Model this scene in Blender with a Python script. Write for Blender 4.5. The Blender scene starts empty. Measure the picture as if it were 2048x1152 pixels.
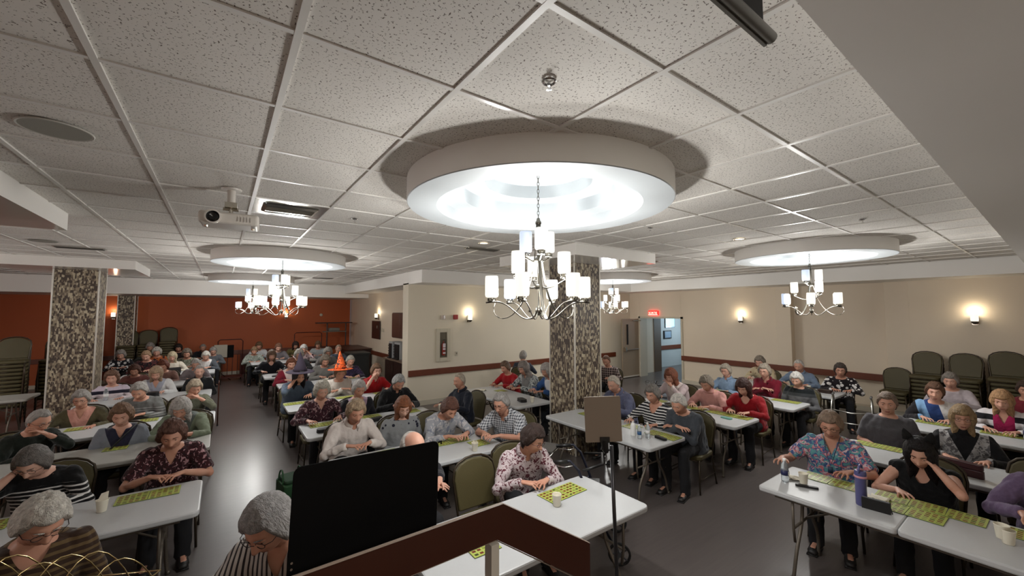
import bpy, math, random
import numpy as np
from mathutils import Vector, Matrix, Euler, noise
random.seed(7)
C = bpy.context.scene.collection
sc = bpy.context.scene
PI = math.pi
rad = math.radians

# ------------------------------------------------------------------ camera
CAM_H = 2.30
yaw, pitch, roll = rad(35.898), rad(3.374), rad(-0.053)
f = Vector((math.sin(yaw)*math.cos(pitch), math.cos(yaw)*math.cos(pitch), math.sin(pitch)))
r0 = Vector((math.cos(yaw), -math.sin(yaw), 0)); u0 = r0.cross(f)
r1 = r0*math.cos(roll)+u0*math.sin(roll); u1 = u0*math.cos(roll)-r0*math.sin(roll)
cd = bpy.data.cameras.new('camera'); cam = bpy.data.objects.new('camera', cd); C.objects.link(cam)
cam.matrix_world = Matrix(((r1.x,u1.x,-f.x,0),(r1.y,u1.y,-f.y,0),(r1.z,u1.z,-f.z,CAM_H),(0,0,0,1)))
cd.lens = 800.07/2048*36; cd.sensor_width = 36; cd.clip_start = .05; cd.clip_end = 100
sc.camera = cam
# ------------------------------------------------------------------ world, lights, exposure
W = bpy.data.worlds.new('world'); sc.world = W; W.use_nodes = True
W.node_tree.nodes['Background'].inputs[0].default_value = (.75, .85, 1, 1)
W.node_tree.nodes['Background'].inputs[1].default_value = .25
sc.view_settings.view_transform = 'Standard'; sc.view_settings.look = 'None'
sc.view_settings.gamma = 1; sc.view_settings.exposure = 0.72
sc.view_settings.use_curve_mapping = False
KEY = 1.0
L_CHAND = 92*KEY      # watts, one cluster of bulbs per tier of a chandelier
L_DOME = 5*KEY
L_SCONCE = 2.2*KEY
E_SHADE = .7
def point(name, loc, w, col, r=.05, parent=None):
    l = bpy.data.lights.new(name, 'POINT'); l.energy = w; l.color = col; l.shadow_soft_size = r
    o = bpy.data.objects.new(name, l); C.objects.link(o); o.location = loc
    if parent: o.parent = parent
    return o
def area(name, loc, rot, sx, sy, w, col):
    l = bpy.data.lights.new(name, 'AREA'); l.energy = w; l.color = col; l.shape = 'RECTANGLE'; l.size = sx; l.size_y = sy
    o = bpy.data.objects.new(name, l); C.objects.link(o); o.location = loc; o.rotation_euler = rot
    return o
# daylight falling through the corridor windows, out of sight beyond the doorway
area('corridor_daylight', (16.6, 8.2, 2.2), (0, rad(70), 0), 1.4, 1.6, 55, (.66, .86, 1))
# soft fill added over the stage, behind the camera; no lamp known there
area('stage_fill', (0.2, -1.2, 2.9), (rad(18), 0, 0), 1.6, .5, 26, (1, .93, .84))

# ------------------------------------------------------------------ mesh builder
class MB:
    def __init__(s): s.v = []; s.f = []; s.m = []
    def add(s, V, F, mi=0):
        b = len(s.v); s.v.extend([tuple(map(float, p)) for p in V]); s.f.extend([tuple(int(i)+b for i in q) for q in F])
        s.m.extend([mi]*len(F) if isinstance(mi, int) else mi); return s
    def box(s, x0, x1, y0, y1, z0, z1, mi=0, M=None):
        V = [(x, y, z) for z in (z0, z1) for y in (y0, y1) for x in (x0, x1)]
        if M is not None: V = [M @ Vector(p) for p in V]
        return s.add(V, [(0,2,3,1),(4,5,7,6),(0,1,5,4),(2,6,7,3),(0,4,6,2),(1,3,7,5)], mi)
    def tube(s, pts, r, n=8, mi=0, cap=True, ref=None, ry=None, closed=False):
        P = [Vector(p) for p in pts]; N = len(P)
        rr = r if isinstance(r, (list, tuple)) else [r]*N
        ry = rr if ry is None else (ry if isinstance(ry, (list, tuple)) else [ry]*N)
        T = []
        for i in range(N):
            a = P[i-1] if (i > 0 or closed) else P[i]; b = P[(i+1) % N] if (i < N-1 or closed) else P[i]
            t = (b-a); T.append(t.normalized() if t.length > 1e-9 else Vector((0,0,1)))
        up = Vector(ref) if ref is not None else (Vector((0,0,1)) if abs(T[0].z) < .9 else Vector((1,0,0)))
        V = []
        for i in range(N):
            X = up - T[i]*up.dot(T[i]); X.normalize()
            if ref is None: up = X
            Y = T[i].cross(X)
            for k in range(n):
                a = 2*PI*k/n; V.append(P[i]+X*rr[i]*math.cos(a)+Y*ry[i]*math.sin(a))
        F = []
        for i in range(N-1 if not closed else N):
            j = (i+1) % N
            for k in range(n):
                q = (k+1) % n; F.append((i*n+k, i*n+q, j*n+q, j*n+k))
        if cap and not closed: F.append(tuple(range(n))[::-1]); F.append(tuple((N-1)*n+k for k in range(n)))
        return s.add(V, F, mi)
    def lathe(s, prof, c=(0,0,0), n=24, mi=0, close=False, M=None):
        V = []; F = []
        for (r, z) in prof:
            for k in range(n):
                a = 2*PI*k/n; V.append(Vector((c[0]+r*math.cos(a), c[1]+r*math.sin(a), c[2]+z)))
        m = len(prof)
        for i in range(m-1 if not close else m):
            j = (i+1) % m
            for k in range(n):
                q = (k+1) % n; F.append((i*n+k, i*n+q, j*n+q, j*n+k))
        if not close:
            if prof[0][0] > 1e-6: F.append(tuple(range(n))[::-1])
            if prof[-1][0] > 1e-6: F.append(tuple((m-1)*n+k for k in range(n)))
        if M is not None: V = [M @ p for p in V]
        return s.add(V, F, mi)
    def ball(s, c, r, n=12, m=8, mi=0, M=None):
        rx, ry, rz = r if isinstance(r, (list, tuple)) else (r, r, r); V = []; F = []
        for i in range(1, m):
            for k in range(n):
                a = PI*i/m; b = 2*PI*k/n
                V.append(Vector((c[0]+rx*math.sin(a)*math.cos(b), c[1]+ry*math.sin(a)*math.sin(b), c[2]+rz*math.cos(a))))
        V.append(Vector((c[0], c[1], c[2]+rz))); V.append(Vector((c[0], c[1], c[2]-rz)))
        for i in range(m-2):
            for k in range(n):
                q = (k+1) % n; F.append((i*n+k, (i+1)*n+k, (i+1)*n+q, i*n+q))
        for k in range(n):
            q = (k+1) % n; F.append((len(V)-2, k, q)); F.append((len(V)-1, (m-2)*n+q, (m-2)*n+k))
        if M is not None: V = [M @ p for p in V]
        return s.add(V, F, mi)
    def prism(s, poly, z0, z1, mi=0, M=None, axis='z'):
        n = len(poly)
        def P(p, z): return Vector((p[0], p[1], z)) if axis == 'z' else (Vector((p[0], z, p[1])) if axis == 'y' else Vector((z, p[0], p[1])))
        V = [P(p, z0) for p in poly]+[P(p, z1) for p in poly]
        if M is not None: V = [M @ p for p in V]
        F = [tuple(range(n))[::-1], tuple(n+i for i in range(n))]+[(i, (i+1) % n, n+(i+1) % n, n+i) for i in range(n)]
        return s.add(V, F, mi)
    def mesh(s, name, mats=(), smooth=False):
        me = bpy.data.meshes.new(name); me.from_pydata(s.v, [], s.f)
        for m in mats: me.materials.append(m)
        if s.m and max(s.m) > 0: me.polygons.foreach_set('material_index', s.m)
        if smooth: me.polygons.foreach_set('use_smooth', [True]*len(s.f))
        me.update(); return me
    def build(s, name, mats, parent=None, smooth=False, bevel=0, seg=2, auto=None):
        if not isinstance(mats, (list, tuple)): mats = [mats]
        o = bpy.data.objects.new(name, s.mesh(name, mats, smooth or auto is not None)); C.objects.link(o)
        if parent: o.parent = parent
        if auto is not None:
            try: o.data.set_sharp_from_angle(angle=rad(auto))
            except Exception: pass
        if bevel:
            b = o.modifiers.new('bevel', 'BEVEL'); b.width = bevel; b.segments = seg; b.limit_method = 'ANGLE'
        return o
def box(name, m, x0, x1, y0, y1, z0, z1, parent=None, bevel=0):
    return MB().box(x0, x1, y0, y1, z0, z1).build(name, m, parent, bevel=bevel)
def rrect(w, h, r, n=5, cx=0, cy=0):
    out = []
    for sx, sy, a0 in ((1,1,0),(-1,1,90),(-1,-1,180),(1,-1,270)):
        for i in range(n+1):
            a = rad(a0+90*i/n); out.append((cx+sx*(w/2-r)+r*math.cos(a), cy+sy*(h/2-r)+r*math.sin(a)))
    return out
LABELS = {}
def tag(o, label, cat, group=None):
    o['label'] = label; o['category'] = cat
    if group: o['group'] = group
    LABELS[label] = LABELS.get(label, 0)+1
    return o
def thing(name, label, cat, loc=(0,0,0), rz=0, group=None):
    o = bpy.data.objects.new(name, None); C.objects.link(o); o.location = loc; o.rotation_euler = (0,0,rz); o.empty_display_size = .1
    return tag(o, label, cat, group)
def struct(o): o['kind'] = 'structure'; return o
def dup(root, loc, rz, label, group=None):
    r = root.copy(); C.objects.link(r); r.location = loc; r.rotation_euler = (0,0,rz)
    r['label'] = label; LABELS[label] = LABELS.get(label, 0)+1
    if group: r['group'] = group
    for ch in list(root.children):
        c = ch.copy(); C.objects.link(c); c.parent = r
        for g in ch.children:
            d = g.copy(); C.objects.link(d); d.parent = c
    return r

# ------------------------------------------------------------------ materials
def lin(c):
    return tuple(((x/255)/12.92 if x/255 <= .04045 else ((x/255+.055)/1.055)**2.4) for x in c)+(1,)
class NT:
    def __init__(s, name):
        s.m = bpy.data.materials.new(name); s.m.use_nodes = True; s.t = s.m.node_tree; s.n = s.t.nodes
        s.b = s.n['Principled BSDF']; s._tc = None
    def node(s, t, **k):
        x = s.n.new(t)
        for a, b in k.items(): setattr(x, a, b)
        return x
    def link(s, a, b): s.t.links.new(a, b)
    @property
    def oc(s):
        if s._tc is None: s._tc = s.node('ShaderNodeTexCoord').outputs['Object']
        return s._tc
    def xyz(s):
        x = s.node('ShaderNodeSeparateXYZ'); s.link(s.oc, x.inputs[0]); return x.outputs
    def math(s, op, a, b=None, c=None):
        x = s.node('ShaderNodeMath', operation=op)
        for i, v in enumerate((a, b, c)):
            if v is None: continue
            if isinstance(v, (int, float)): x.inputs[i].default_value = v
            else: s.link(v, x.inputs[i])
        return x.outputs[0]
    def mix(s, fac, a, b):
        x = s.node('ShaderNodeMix', data_type='RGBA')
        if isinstance(fac, (int, float)): x.inputs[0].default_value = fac
        else: s.link(fac, x.inputs[0])
        for i, v in ((6, a), (7, b)):
            if isinstance(v, tuple): x.inputs[i].default_value = v
            else: s.link(v, x.inputs[i])
        return x.outputs[2]
    def noise(s, scale, detail=3, vec=None, dist=0, out=0):
        x = s.node('ShaderNodeTexNoise'); x.inputs['Scale'].default_value = scale; x.inputs['Detail'].default_value = detail
        x.inputs['Distortion'].default_value = dist; s.link(vec if vec is not None else s.oc, x.inputs['Vector']); return x.outputs[out]
    def voronoi(s, scale, vec=None, out='Distance', feature='F1'):
        x = s.node('ShaderNodeTexVoronoi', feature=feature); x.inputs['Scale'].default_value = scale
        s.link(vec if vec is not None else s.oc, x.inputs['Vector']); return x.outputs[out]
    def scale(s, v):
        x = s.node('ShaderNodeMapping'); x.inputs['Scale'].default_value = v; s.link(s.oc, x.inputs[0]); return x.outputs[0]
    def ramp(s, fac, stops, const=False):
        x = s.node('ShaderNodeValToRGB'); e = x.color_ramp.elements
        if const: x.color_ramp.interpolation = 'CONSTANT'
        while len(e) < len(stops): e.new(.5)
        for i, (p, c) in enumerate(stops): e[i].position = p; e[i].color = c if isinstance(c, tuple) else (c, c, c, 1)
        s.link(fac, x.inputs[0]); return x.outputs[0]
    def color(s, c):
        if isinstance(c, tuple): s.b.inputs['Base Color'].default_value = c
        else: s.link(c, s.b.inputs['Base Color'])
    def bump(s, h, st=.3, dist=.01):
        x = s.node('ShaderNodeBump'); x.inputs['Strength'].default_value = st; x.inputs['Distance'].default_value = dist
        s.link(h, x.inputs['Height']); s.link(x.outputs[0], s.b.inputs['Normal'])
    def set(s, **k):
        for a, b in k.items():
            a = {'rough':'Roughness','metal':'Metallic','coat':'Coat Weight','trans':'Transmission Weight','sheen':'Sheen Weight','sss':'Subsurface Weight','spec':'Specular IOR Level','alpha':'Alpha'}[a]
            if isinstance(b, (int, float)): s.b.inputs[a].default_value = b
            else: s.link(b, s.b.inputs[a])
        return s
MC = {}
def mat(name, rgb, rough=.6, metal=0, var=.0, vs=8, bump=0, bs=60, **k):
    if name in MC: return MC[name]
    t = NT(name); c = lin(rgb)
    n = t.noise(vs, 4)
    if var:
        c2 = tuple(max(0, x*(1-var)) for x in c[:3])+(1,); t.color(t.mix(n, c2, c))
    else:
        c2 = tuple(x*.96 for x in c[:3])+(1,); t.color(t.mix(n, c2, c))
    t.set(rough=rough, metal=metal, **k)
    if bump: t.bump(t.noise(bs, 3), bump, .004)
    MC[name] = t.m; return t.m
def emit(name, rgb, st, base=(255,255,255)):
    t = NT(name); t.color(lin(base)); t.b.inputs['Emission Color'].default_value = lin(rgb); t.b.inputs['Emission Strength'].default_value = st
    t.set(rough=.3); MC[name] = t.m; return t.m

wall_beige = mat('beige_wall_paint', (222,207,186), .62, var=.05, vs=1.5, bump=.05, bs=220)
wall_beige2 = mat('cream_wall_paint', (218,208,188), .62, var=.05, vs=1.5, bump=.05, bs=220)
wall_orange = mat('rust_orange_wall_paint', (172,82,34), .6, var=.06, vs=1.2, bump=.05, bs=200)
drywall = mat('off_white_ceiling_paint', (236,233,228), .55, var=.03, vs=2, bump=.04, bs=200)
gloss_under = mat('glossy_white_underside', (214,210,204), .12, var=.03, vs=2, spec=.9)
dome_lit_greyed = mat('dome_paint_greyed_where_lit', (184,189,192), .5)  # white dome paint, greyed to hold down the chandelier light on it
rail_wood = mat('cherry_wood_rail', (112,56,34), .42, var=.35, vs=6)
base_white = mat('baseboard_cream', (196,188,170), .5)
steel = mat('brushed_nickel', (205,200,188), .22, 1)
fix_nickel = mat('chandelier_nickel', (108,104,96), .3, 1)
chrome = mat('chrome', (225,225,225), .12, 1)
dark_metal = mat('bronze_grey_tube', (88,80,72), .4, .6)
table_leg_m = mat('taupe_powder_coated_tube', (104,96,86), .45, .4)
black_plastic = mat('black_plastic', (20,20,21), .4)
black_matte = mat('matte_black_steel', (3,3,4), .75, spec=.15)
rubber = mat('black_rubber', (24,24,25), .7)
def m_tile():
    t = NT('fissured_acoustic_tile'); v = t.voronoi(150, out='Distance'); n = t.noise(95, 2)
    m = t.noise(230, 2)
    spk = t.math('MULTIPLY', t.math('GREATER_THAN', n, .615), t.math('GREATER_THAN', m, .47))
    base = t.mix(t.noise(3, 3), lin((226,221,214)), lin((233,229,223)))
    t.color(t.mix(spk, base, lin((110,100,92)))); t.set(rough=.85, spec=.2); t.bump(t.math('SUBTRACT', 1, spk), .5, .003); return t.m
tile_m = m_tile()
grid_m = mat('ceiling_grid_enamel', (232,229,224), .3, spec=.6)
def m_floor():
    t = NT('grey_vinyl_floor'); x = t.xyz()
    a = t.noise(1.2, 4); st = t.noise(6, 4, t.scale((.35, 6, 1)))
    c = t.mix(t.math('MULTIPLY', st, .8), lin((84,77,75)), lin((104,97,94))); c = t.mix(t.math('MULTIPLY', a, .35), c, lin((76,69,66)))
    gy = t.math('LESS_THAN', t.math('FRACT', t.math('MULTIPLY', x[1], 5.4)), .018)
    c = t.mix(t.math('MULTIPLY', gy, .35), c, lin((70,64,60)))
    t.color(c); t.set(rough=.28, spec=.4); t.bump(t.noise(30, 3), .05, .004); return t.m
floor_m = m_floor()
def m_pillar():
    t = NT('pillar_mosaic_wallcovering')
    v = t.node('ShaderNodeTexVoronoi', feature='F1', distance='CHEBYCHEV'); v.inputs['Scale'].default_value = 1; v.inputs['Randomness'].default_value = .55
    t.link(t.scale((42, 42, 21)), v.inputs['Vector'])
    sx = t.node('ShaderNodeSeparateColor'); t.link(v.outputs['Color'], sx.inputs[0])
    c = t.ramp(sx.outputs[0], [(0, lin((72,60,52))), (.36, lin((112,98,82))), (.58, lin((152,138,116))), (.80, lin((188,176,150)))], True)
    t.color(c); t.set(rough=.5); t.bump(sx.outputs[0], .15, .004); return t.m
pillar_m = m_pillar()
# ---- cloth patterns, all in the garment's own coordinates
FC = {}
def cloth(kind, *cols, f=1.0):
    key = (kind,)+cols+(f,)
    if key in FC: return FC[key]
    t = NT('cloth_'+kind); cc = [lin(c) for c in cols]; x = t.xyz()
    wr = t.noise(14, 3)
    if kind == 'plain': c = t.mix(t.noise(20, 3), tuple(v*.82 for v in cc[0][:3])+(1,), cc[0])
    elif kind == 'knit':
        w = t.math('SINE', t.math('MULTIPLY', x[2], 520)); c = t.mix(t.noise(60, 3), tuple(v*.6 for v in cc[0][:3])+(1,), cc[0])
    elif kind == 'stripe':   # cols: base, stripe ; f stripes per metre*width
        c = t.mix(t.math('LESS_THAN', t.math('FRACT', t.math('ADD', t.math('MULTIPLY', x[2], 26*f), t.math('MULTIPLY', t.noise(6, 2), .5))), .42), cc[0], cc[1])
    elif kind == 'vstripe':
        c = t.mix(t.math('LESS_THAN', t.math('FRACT', t.math('MULTIPLY', x[0], 32*f)), .4), cc[0], cc[1])
    elif kind == 'lowstripe':  # plain above, stripes below the chest
        s = t.math('LESS_THAN', t.math('FRACT', t.math('ADD', t.math('MULTIPLY', x[2], 30*f), t.math('MULTIPLY', t.noise(5, 2), .4))), .35)
        s = t.math('MULTIPLY', s, t.math('LESS_THAN', x[2], .86)); c = t.mix(s, cc[0], cc[1])
    elif kind == 'onebar':
        s = t.math('MULTIPLY', t.math('GREATER_THAN', x[2], .84), t.math('LESS_THAN', x[2], .90)); c = t.mix(s, cc[0], cc[1])
        s = t.math('LESS_THAN', x[2], .84); c = t.mix(s, c, cc[2])
    elif kind == 'plaid':
        a = t.math('LESS_THAN', t.math('FRACT', t.math('MULTIPLY', x[0], 38*f)), .45); b = t.math('LESS_THAN', t.math('FRACT', t.math('MULTIPLY', x[2], 38*f)), .45)
        c = t.mix(t.math('MULTIPLY', t.math('ADD', a, b), .5), cc[0], cc[1])
    elif kind == 'floral':   # base, petals, third
        n = t.noise(30*f, 2, dist=1.2); c = t.mix(t.math('GREATER_THAN', n, .55), cc[0], cc[1])
        if len(cc) > 2: c = t.mix(t.math('GREATER_THAN', t.noise(21*f, 1, t.scale((1.3,.8,1)), .8), .60), c, cc[2])
    elif kind == 'splash':
        n = t.noise(22*f, 3, dist=.5, out=1); sp = t.node('ShaderNodeSeparateColor'); t.link(n, sp.inputs[0])
        c = t.ramp(sp.outputs[0], [(0, cc[0])]+[(.40+.07*i, cc[i]) for i in range(1, len(cc))], True)
        c = t.mix(t.math('GREATER_THAN', sp.outputs[1], .54), c, t.ramp(sp.outputs[2], [(0, cc[1]), (.47, cc[-1]), (.55, cc[2])], True))
    elif kind == 'blotch':
        v = t.voronoi(13*f); c = t.mix(t.math('GREATER_THAN', v, .42), cc[0], cc[1])
    elif kind == 'open':     # outer garment, inner showing down the middle of the front
        ax = t.math('ABSOLUTE', x[0]); s = t.math('MULTIPLY', t.math('LESS_THAN', ax, t.math('ADD', .02, t.math('MULTIPLY', .35, t.math('SUBTRACT', x[2], .62)))), t.math('LESS_THAN', x[1], -.02))
        o = cc[0]
        if len(cc) > 2: o = t.mix(t.math('GREATER_THAN', t.noise(26, 2, dist=1), .55), cc[0], cc[2])
        c = t.mix(s, o, cc[1])
    elif kind == 'furvest':
        ax = t.math('ABSOLUTE', x[0]); inn = t.math('MULTIPLY', t.math('LESS_THAN', ax, t.math('MULTIPLY', .42, t.math('SUBTRACT', x[2], .70))), t.math('LESS_THAN', x[1], -.02))
        fur = t.mix(t.math('GREATER_THAN', t.noise(26, 3, dist=1), .53), cc[1], cc[2]); c = t.mix(t.math('LESS_THAN', ax, .185), cc[0], fur); c = t.mix(inn, c, cc[0])
    elif kind == 'panels':   # colour blocked jumper
        a = t.math('ADD', x[0], t.math('MULTIPLY', .25, x[2]))
        c = t.ramp(t.math('ADD', t.math('MULTIPLY', a, 1.6), .1), [(0, cc[0]), (.14, cc[1]), (.30, cc[2]), (.52, cc[3]), (.8, cc[4])], True)
    elif kind == 'bands':
        c = t.ramp(t.math('SUBTRACT', x[2], .3), [(0, cc[2]), (.36, cc[0]), (.47, cc[1]), (.55, cc[0]), (.62, cc[1])], True)
        s = t.math('MULTIPLY', t.math('LESS_THAN', t.math('ABSOLUTE', x[0]), .09), t.math('LESS_THAN', x[1], -.02)); c = t.mix(s, c, cc[2])
    elif kind == 'dots':
        v = t.voronoi(16*f); c = t.mix(t.math('MULTIPLY', t.math('LESS_THAN', v, .3), t.math('GREATER_THAN', x[2], .84)), cc[0], cc[1])
    t.color(c); t.set(rough=.85, sheen=.15, spec=.2); t.bump(wr, .6, .02)
    FC[key] = t.m; return t.m
# ================================================================== STRUCTURE
ZC = 3.262
fl = struct(box('floor', floor_m, -7.2, 20, -2.7, 19, -.1, 0))
struct(box('wall_left', wall_orange, -7.2, -7, -2.7, 18.4, 0, 3.3))
struct(box('wall_back', wall_orange, -7, 4.5, 18.2, 18.4, 0, 3.3))
struct(box('wall_front', wall_beige, -7, 12.5, -2.7, -2.5, 0, 3.3))
struct(box('wall_alcove', wall_beige, 4.55, 4.75, 9.76, 18.4, 0, 3.3))
wc = struct(box('wall_centre', wall_beige2, 3.68, 12.15, 9.4, 9.76, 0, 3.0))
wr = MB()
wr.box(12.35, 12.5, -2.5, 7.37, 0, 3.0); wr.box(12.15, 12.35, 4.25, 7.37, 0, 3.0); wr.box(12.12, 12.15, 4.25, 4.6, 0, 3.0)
wr.box(12.15, 12.35, -2.5, 2.4, 0, 3.0); wr.box(12.11, 12.15, -2.5, 2.0, 0, 3.0)
wr.box(12.15, 12.5, 7.37, 8.97, 2.08, 3.0); wr.box(12.15, 12.5, 8.97, 9.4, 0, 3.0)
struct(wr.build('wall_right', wall_beige, bevel=.006))
# corridor beyond the doorway
cor_wall = mat('corridor_wall_paint', (188,190,188), .55)
cor_brown = mat('corridor_brown_panel', (84,62,38), .6)
co = MB(); co.box(12.5, 20, 9.9, 10.1, 0, 2.9); co.box(17.6, 17.8, 5, 9.9, 0, 2.9); co.box(12.5, 20, 4.8, 5, 0, 2.9); co.box(12.5, 20, 4.8, 10.1, 2.6, 2.9)
cw = struct(co.build('wall_corridor', cor_wall))
struct(box('trim_corridor', cor_brown, 13.43, 13.88, 9.28, 9.88, 0, 2.59))
struct(box('trim_corridor_jamb', wall_beige, 12.5, 13.43, 9.3, 9.88, 0, 2.59))
struct(box('trim_corridor_rail', rail_wood, 13.88, 17.6, 9.85, 9.9, .72, .88)); struct(box('trim_corridor_end_rail', rail_wood, 17.55, 17.6, 5, 9.85, .72, .88))
# baseboards and chair rails
struct(box('baseboard_right', base_white, 12.08, 12.36, -2.4, 7.37, 0, .11)); struct(box('baseboard_centre', base_white, 3.66, 12.1, 9.38, 9.42, 0, .12))
struct(box('baseboard_back', base_white, -6.9, 4.5, 18.17, 18.2, 0, .11)); struct(box('baseboard_alcove', base_white, 4.52, 4.56, 12.3, 18.2, 0, .11))
struct(box('trim_1', rail_wood, 12.09, 12.16, 2.42, 7.37, .72, .87, bevel=.008)); struct(box('trim_2', rail_wood, 3.7, 11.3, 9.36, 9.41, .72, .87, bevel=.008))
struct(box('trim_3', rail_wood, -6.9, 4.5, 18.15, 18.21, .74, .88)); struct(box('trim_4', rail_wood, 4.5, 4.56, 12.5, 18.2, .74, .88))
# door frame
fr = MB(); fr.box(12.1, 12.17, 7.31, 7.37, 0, 2.12); fr.box(12.1, 12.17, 7.31, 8.99, 2.06, 2.12); fr.box(12.1, 12.5, 8.93, 8.99, 0, 2.12)
struct(fr.build('trim_5', base_white))
door_m = mat('taupe_door_paint', (142,126,106), .5)
d = struct(MB().box(11.2, 12.1, 8.99, 9.035, .03, 2.04).build('door_1', door_m, bevel=.004))
box('door_window', mat('dark_wired_glass', (40,34,30), .15), 11.42, 11.5, 8.975, 9.0, 1.15, 1.85, d)
pb = MB(); pb.tube([(11.3, 8.93, .98), (12.0, 8.93, .98)], .02, 8); pb.box(11.26, 11.34, 8.92, 9.0, .93, 1.05); pb.build('panic_bar', mat('painted_bar', (110,96,80), .4), d)
box('door_handle', steel, 11.27, 11.33, 8.9, 8.99, .93, 1.07, d)
MB().tube([(11.75, 8.97, 1.98), (12.0, 8.94, 1.98), (12.1, 8.9, 1.98)], .018, 6).build('door_closer', steel, d)
box('kick_strip', mat('pale_door_strip', (205,198,186), .5), 11.22, 12.08, 8.98, 8.99, .03, .07, d)

# ---- ceiling : slab, bulkheads, tiles, runners, domes
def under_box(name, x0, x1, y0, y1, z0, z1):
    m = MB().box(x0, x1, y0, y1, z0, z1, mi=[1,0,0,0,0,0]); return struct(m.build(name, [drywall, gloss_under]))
ceil = struct(box('ceiling', drywall, -7.2, 12.5, -2.7, 18.4, 3.47, 3.55))
struct(box('trim_6', drywall, -7, 12.4, -2.5, .3, 2.95, 3.47))           # low bulkhead over the stage
struct(box('trim_7', drywall, 11.2, 12.5, .3, 9.4, 2.96, 3.47)); struct(box('trim_8', drywall, 3.68, 11.2, 8.6, 9.76, 2.97, 3.47))
struct(box('trim_9', drywall, 3.68, 4.75, 9.76, 15.7, 2.97, 3.47)); struct(box('trim_10', drywall, -7, 4.75, 15.7, 18.3, 2.82, 3.47))
under_box('trim_11', 4.0, 5.87, 4.0, 5.9, 3.1, 3.47); under_box('trim_12', -3.2, -1.36, 10.3, 12.2, 3.1, 3.47); under_box('trim_13', -3.1, -1.26, 3.85, 5.72, 3.1, 3.47)
DOMES = [(1.985, 2.39), (.82, 7.86), (.67, 13.1), (7.28, 2.27), (8.6, 7.2), (-5.1, 4.6), (-5.1, 9.9)]  # last two are unseen, added with their chandeliers to light the left
PITCH = .6100; GX0 = -.4276; GY0 = .9025
vent_metal = mat('stainless_vent_plate', (196,194,188), .18, .9)
def blocked(x0, x1, y0, y1):
    for a, b, c_, d_ in ((11.2,99,-9,99),(3.68,99,8.6,99),(-9,99,15.7,99),(-9,99,-9,.3)):
        if x0 >= a-.01 and y0 >= c_-.01 and x1 <= b and y1 <= d_: return True
    return False
cells = []
for i in range(-11, 21):
    for j in range(-2, 26):
        x0 = GX0+PITCH*i; y0 = GY0+PITCH*j; x1 = x0+PITCH; y1 = y0+PITCH
        x1c = min(x1, 11.2); y0c = max(y0, .3); y1c = min(y1, 15.7); x0c = max(x0, -7)
        if x1c-x0c < .03 or y1c-y0c < .03: continue
        if x0 > 3.68 and y0 > 8.6: continue
        if x1 > 3.7 and y0 > 8.6: x1c = 3.68
        if x0 > 3.68 and y1 > 8.6: y1c = 8.6
        cells.append((x0c, x1c, y0c, y1c, i, j))
def vis(c):
    p = Vector(((c[0]+c[1])/2, (c[2]+c[3])/2, ZC-CAM_H)); d = p.dot(f)
    if d < .15: return -1
    return 1e3/d**2 if abs(p.dot(r1)/d) < 1.45 and abs(p.dot(u1)/d) < .95 else 0
cells.sort(key=vis, reverse=True)
tile_mesh = {}
rest = MB(); nt = 0
for k, c in enumerate(cells):
    x0, x1, y0, y1, i, j = c; g = .004
    if (i, j) == (1, 5): continue     # the supply vent hangs here
    w, h = x1-x0-2*g, y1-y0-2*g
    cut = [q for q in DOMES if math.hypot(max(x0-q[0], 0, q[0]-x1), max(y0-q[1], 0, q[1]-y1)) < .95]
    if cut:
        q = cut[0]; n = 14; m = MB()
        for a in range(n):
            for b in range(n):
                xx = x0+g+w*a/n; yy = y0+g+h*b/n
                if math.hypot(xx+w/n/2-q[0], yy+h/n/2-q[1]) > .93: m.add([(xx, yy, 0), (xx, yy+h/n, 0), (xx+w/n, yy+h/n, 0), (xx+w/n, yy, 0)], [(0,1,2,3)])
        if not m.v: continue
        o = m.build('ceiling_tile', tile_m, ceil); o.location.z = ZC+.006; nt += 1; continue
    if nt < 290 and vis(c) > 0:
        key = (round(w, 3), round(h, 3))
        if key not in tile_mesh: tile_mesh[key] = MB().box(-w/2, w/2, -h/2, h/2, 0, .015).mesh('ceiling_tile', [tile_m])
        o = bpy.data.objects.new('ceiling_tile', tile_mesh[key]); C.objects.link(o); o.parent = ceil
        o.location = ((x0+x1)/2, (y0+y1)/2, ZC+.006+random.uniform(-.0015, .0015)); o.rotation_euler = (random.uniform(-.002,.002), random.uniform(-.002,.002), 0); nt += 1
    else: rest.box(x0+g, x1-g, y0+g, y1-g, ZC+.006, ZC+.02)
o = rest.build('far_ceiling_tiles', tile_m, ceil); o['kind'] = 'stuff'
def in_dome(x, y): return any(math.hypot(x-a, y-b) < .95 for a, b in DOMES)
def runner(horizontal, c, a0, a1):
    # split around domes
    segs = []; n = int((a1-a0)/.05); s = None
    for k in range(n+1):
        a = a0+(a1-a0)*k/n; inside = in_dome(a, c) if horizontal else in_dome(c, a)
        if not inside and s is None: s = a
        if (inside or k == n) and s is not None:
            if a-s > .05: segs.append((s, a))
            s = None
    m = MB()
    for s0, s1 in segs:
        if horizontal: m.box(s0, s1, c-.0115, c+.0115, ZC-.002, ZC+.008)
        else: m.box(c-.0125, c+.0125, s0, s1, ZC-.003, ZC+.008)
    if m.v: m.build('ceiling_runner', grid_m, ceil)
for i in range(-10, 20):
    x = GX0+PITCH*i
    runner(False, x, .3, 15.7 if x < 3.68 else 8.6)
for j in range(0, 25):
    y = GY0+PITCH*j; runner(True, y, -7, 11.2 if y < 8.6 else 3.68)
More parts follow.
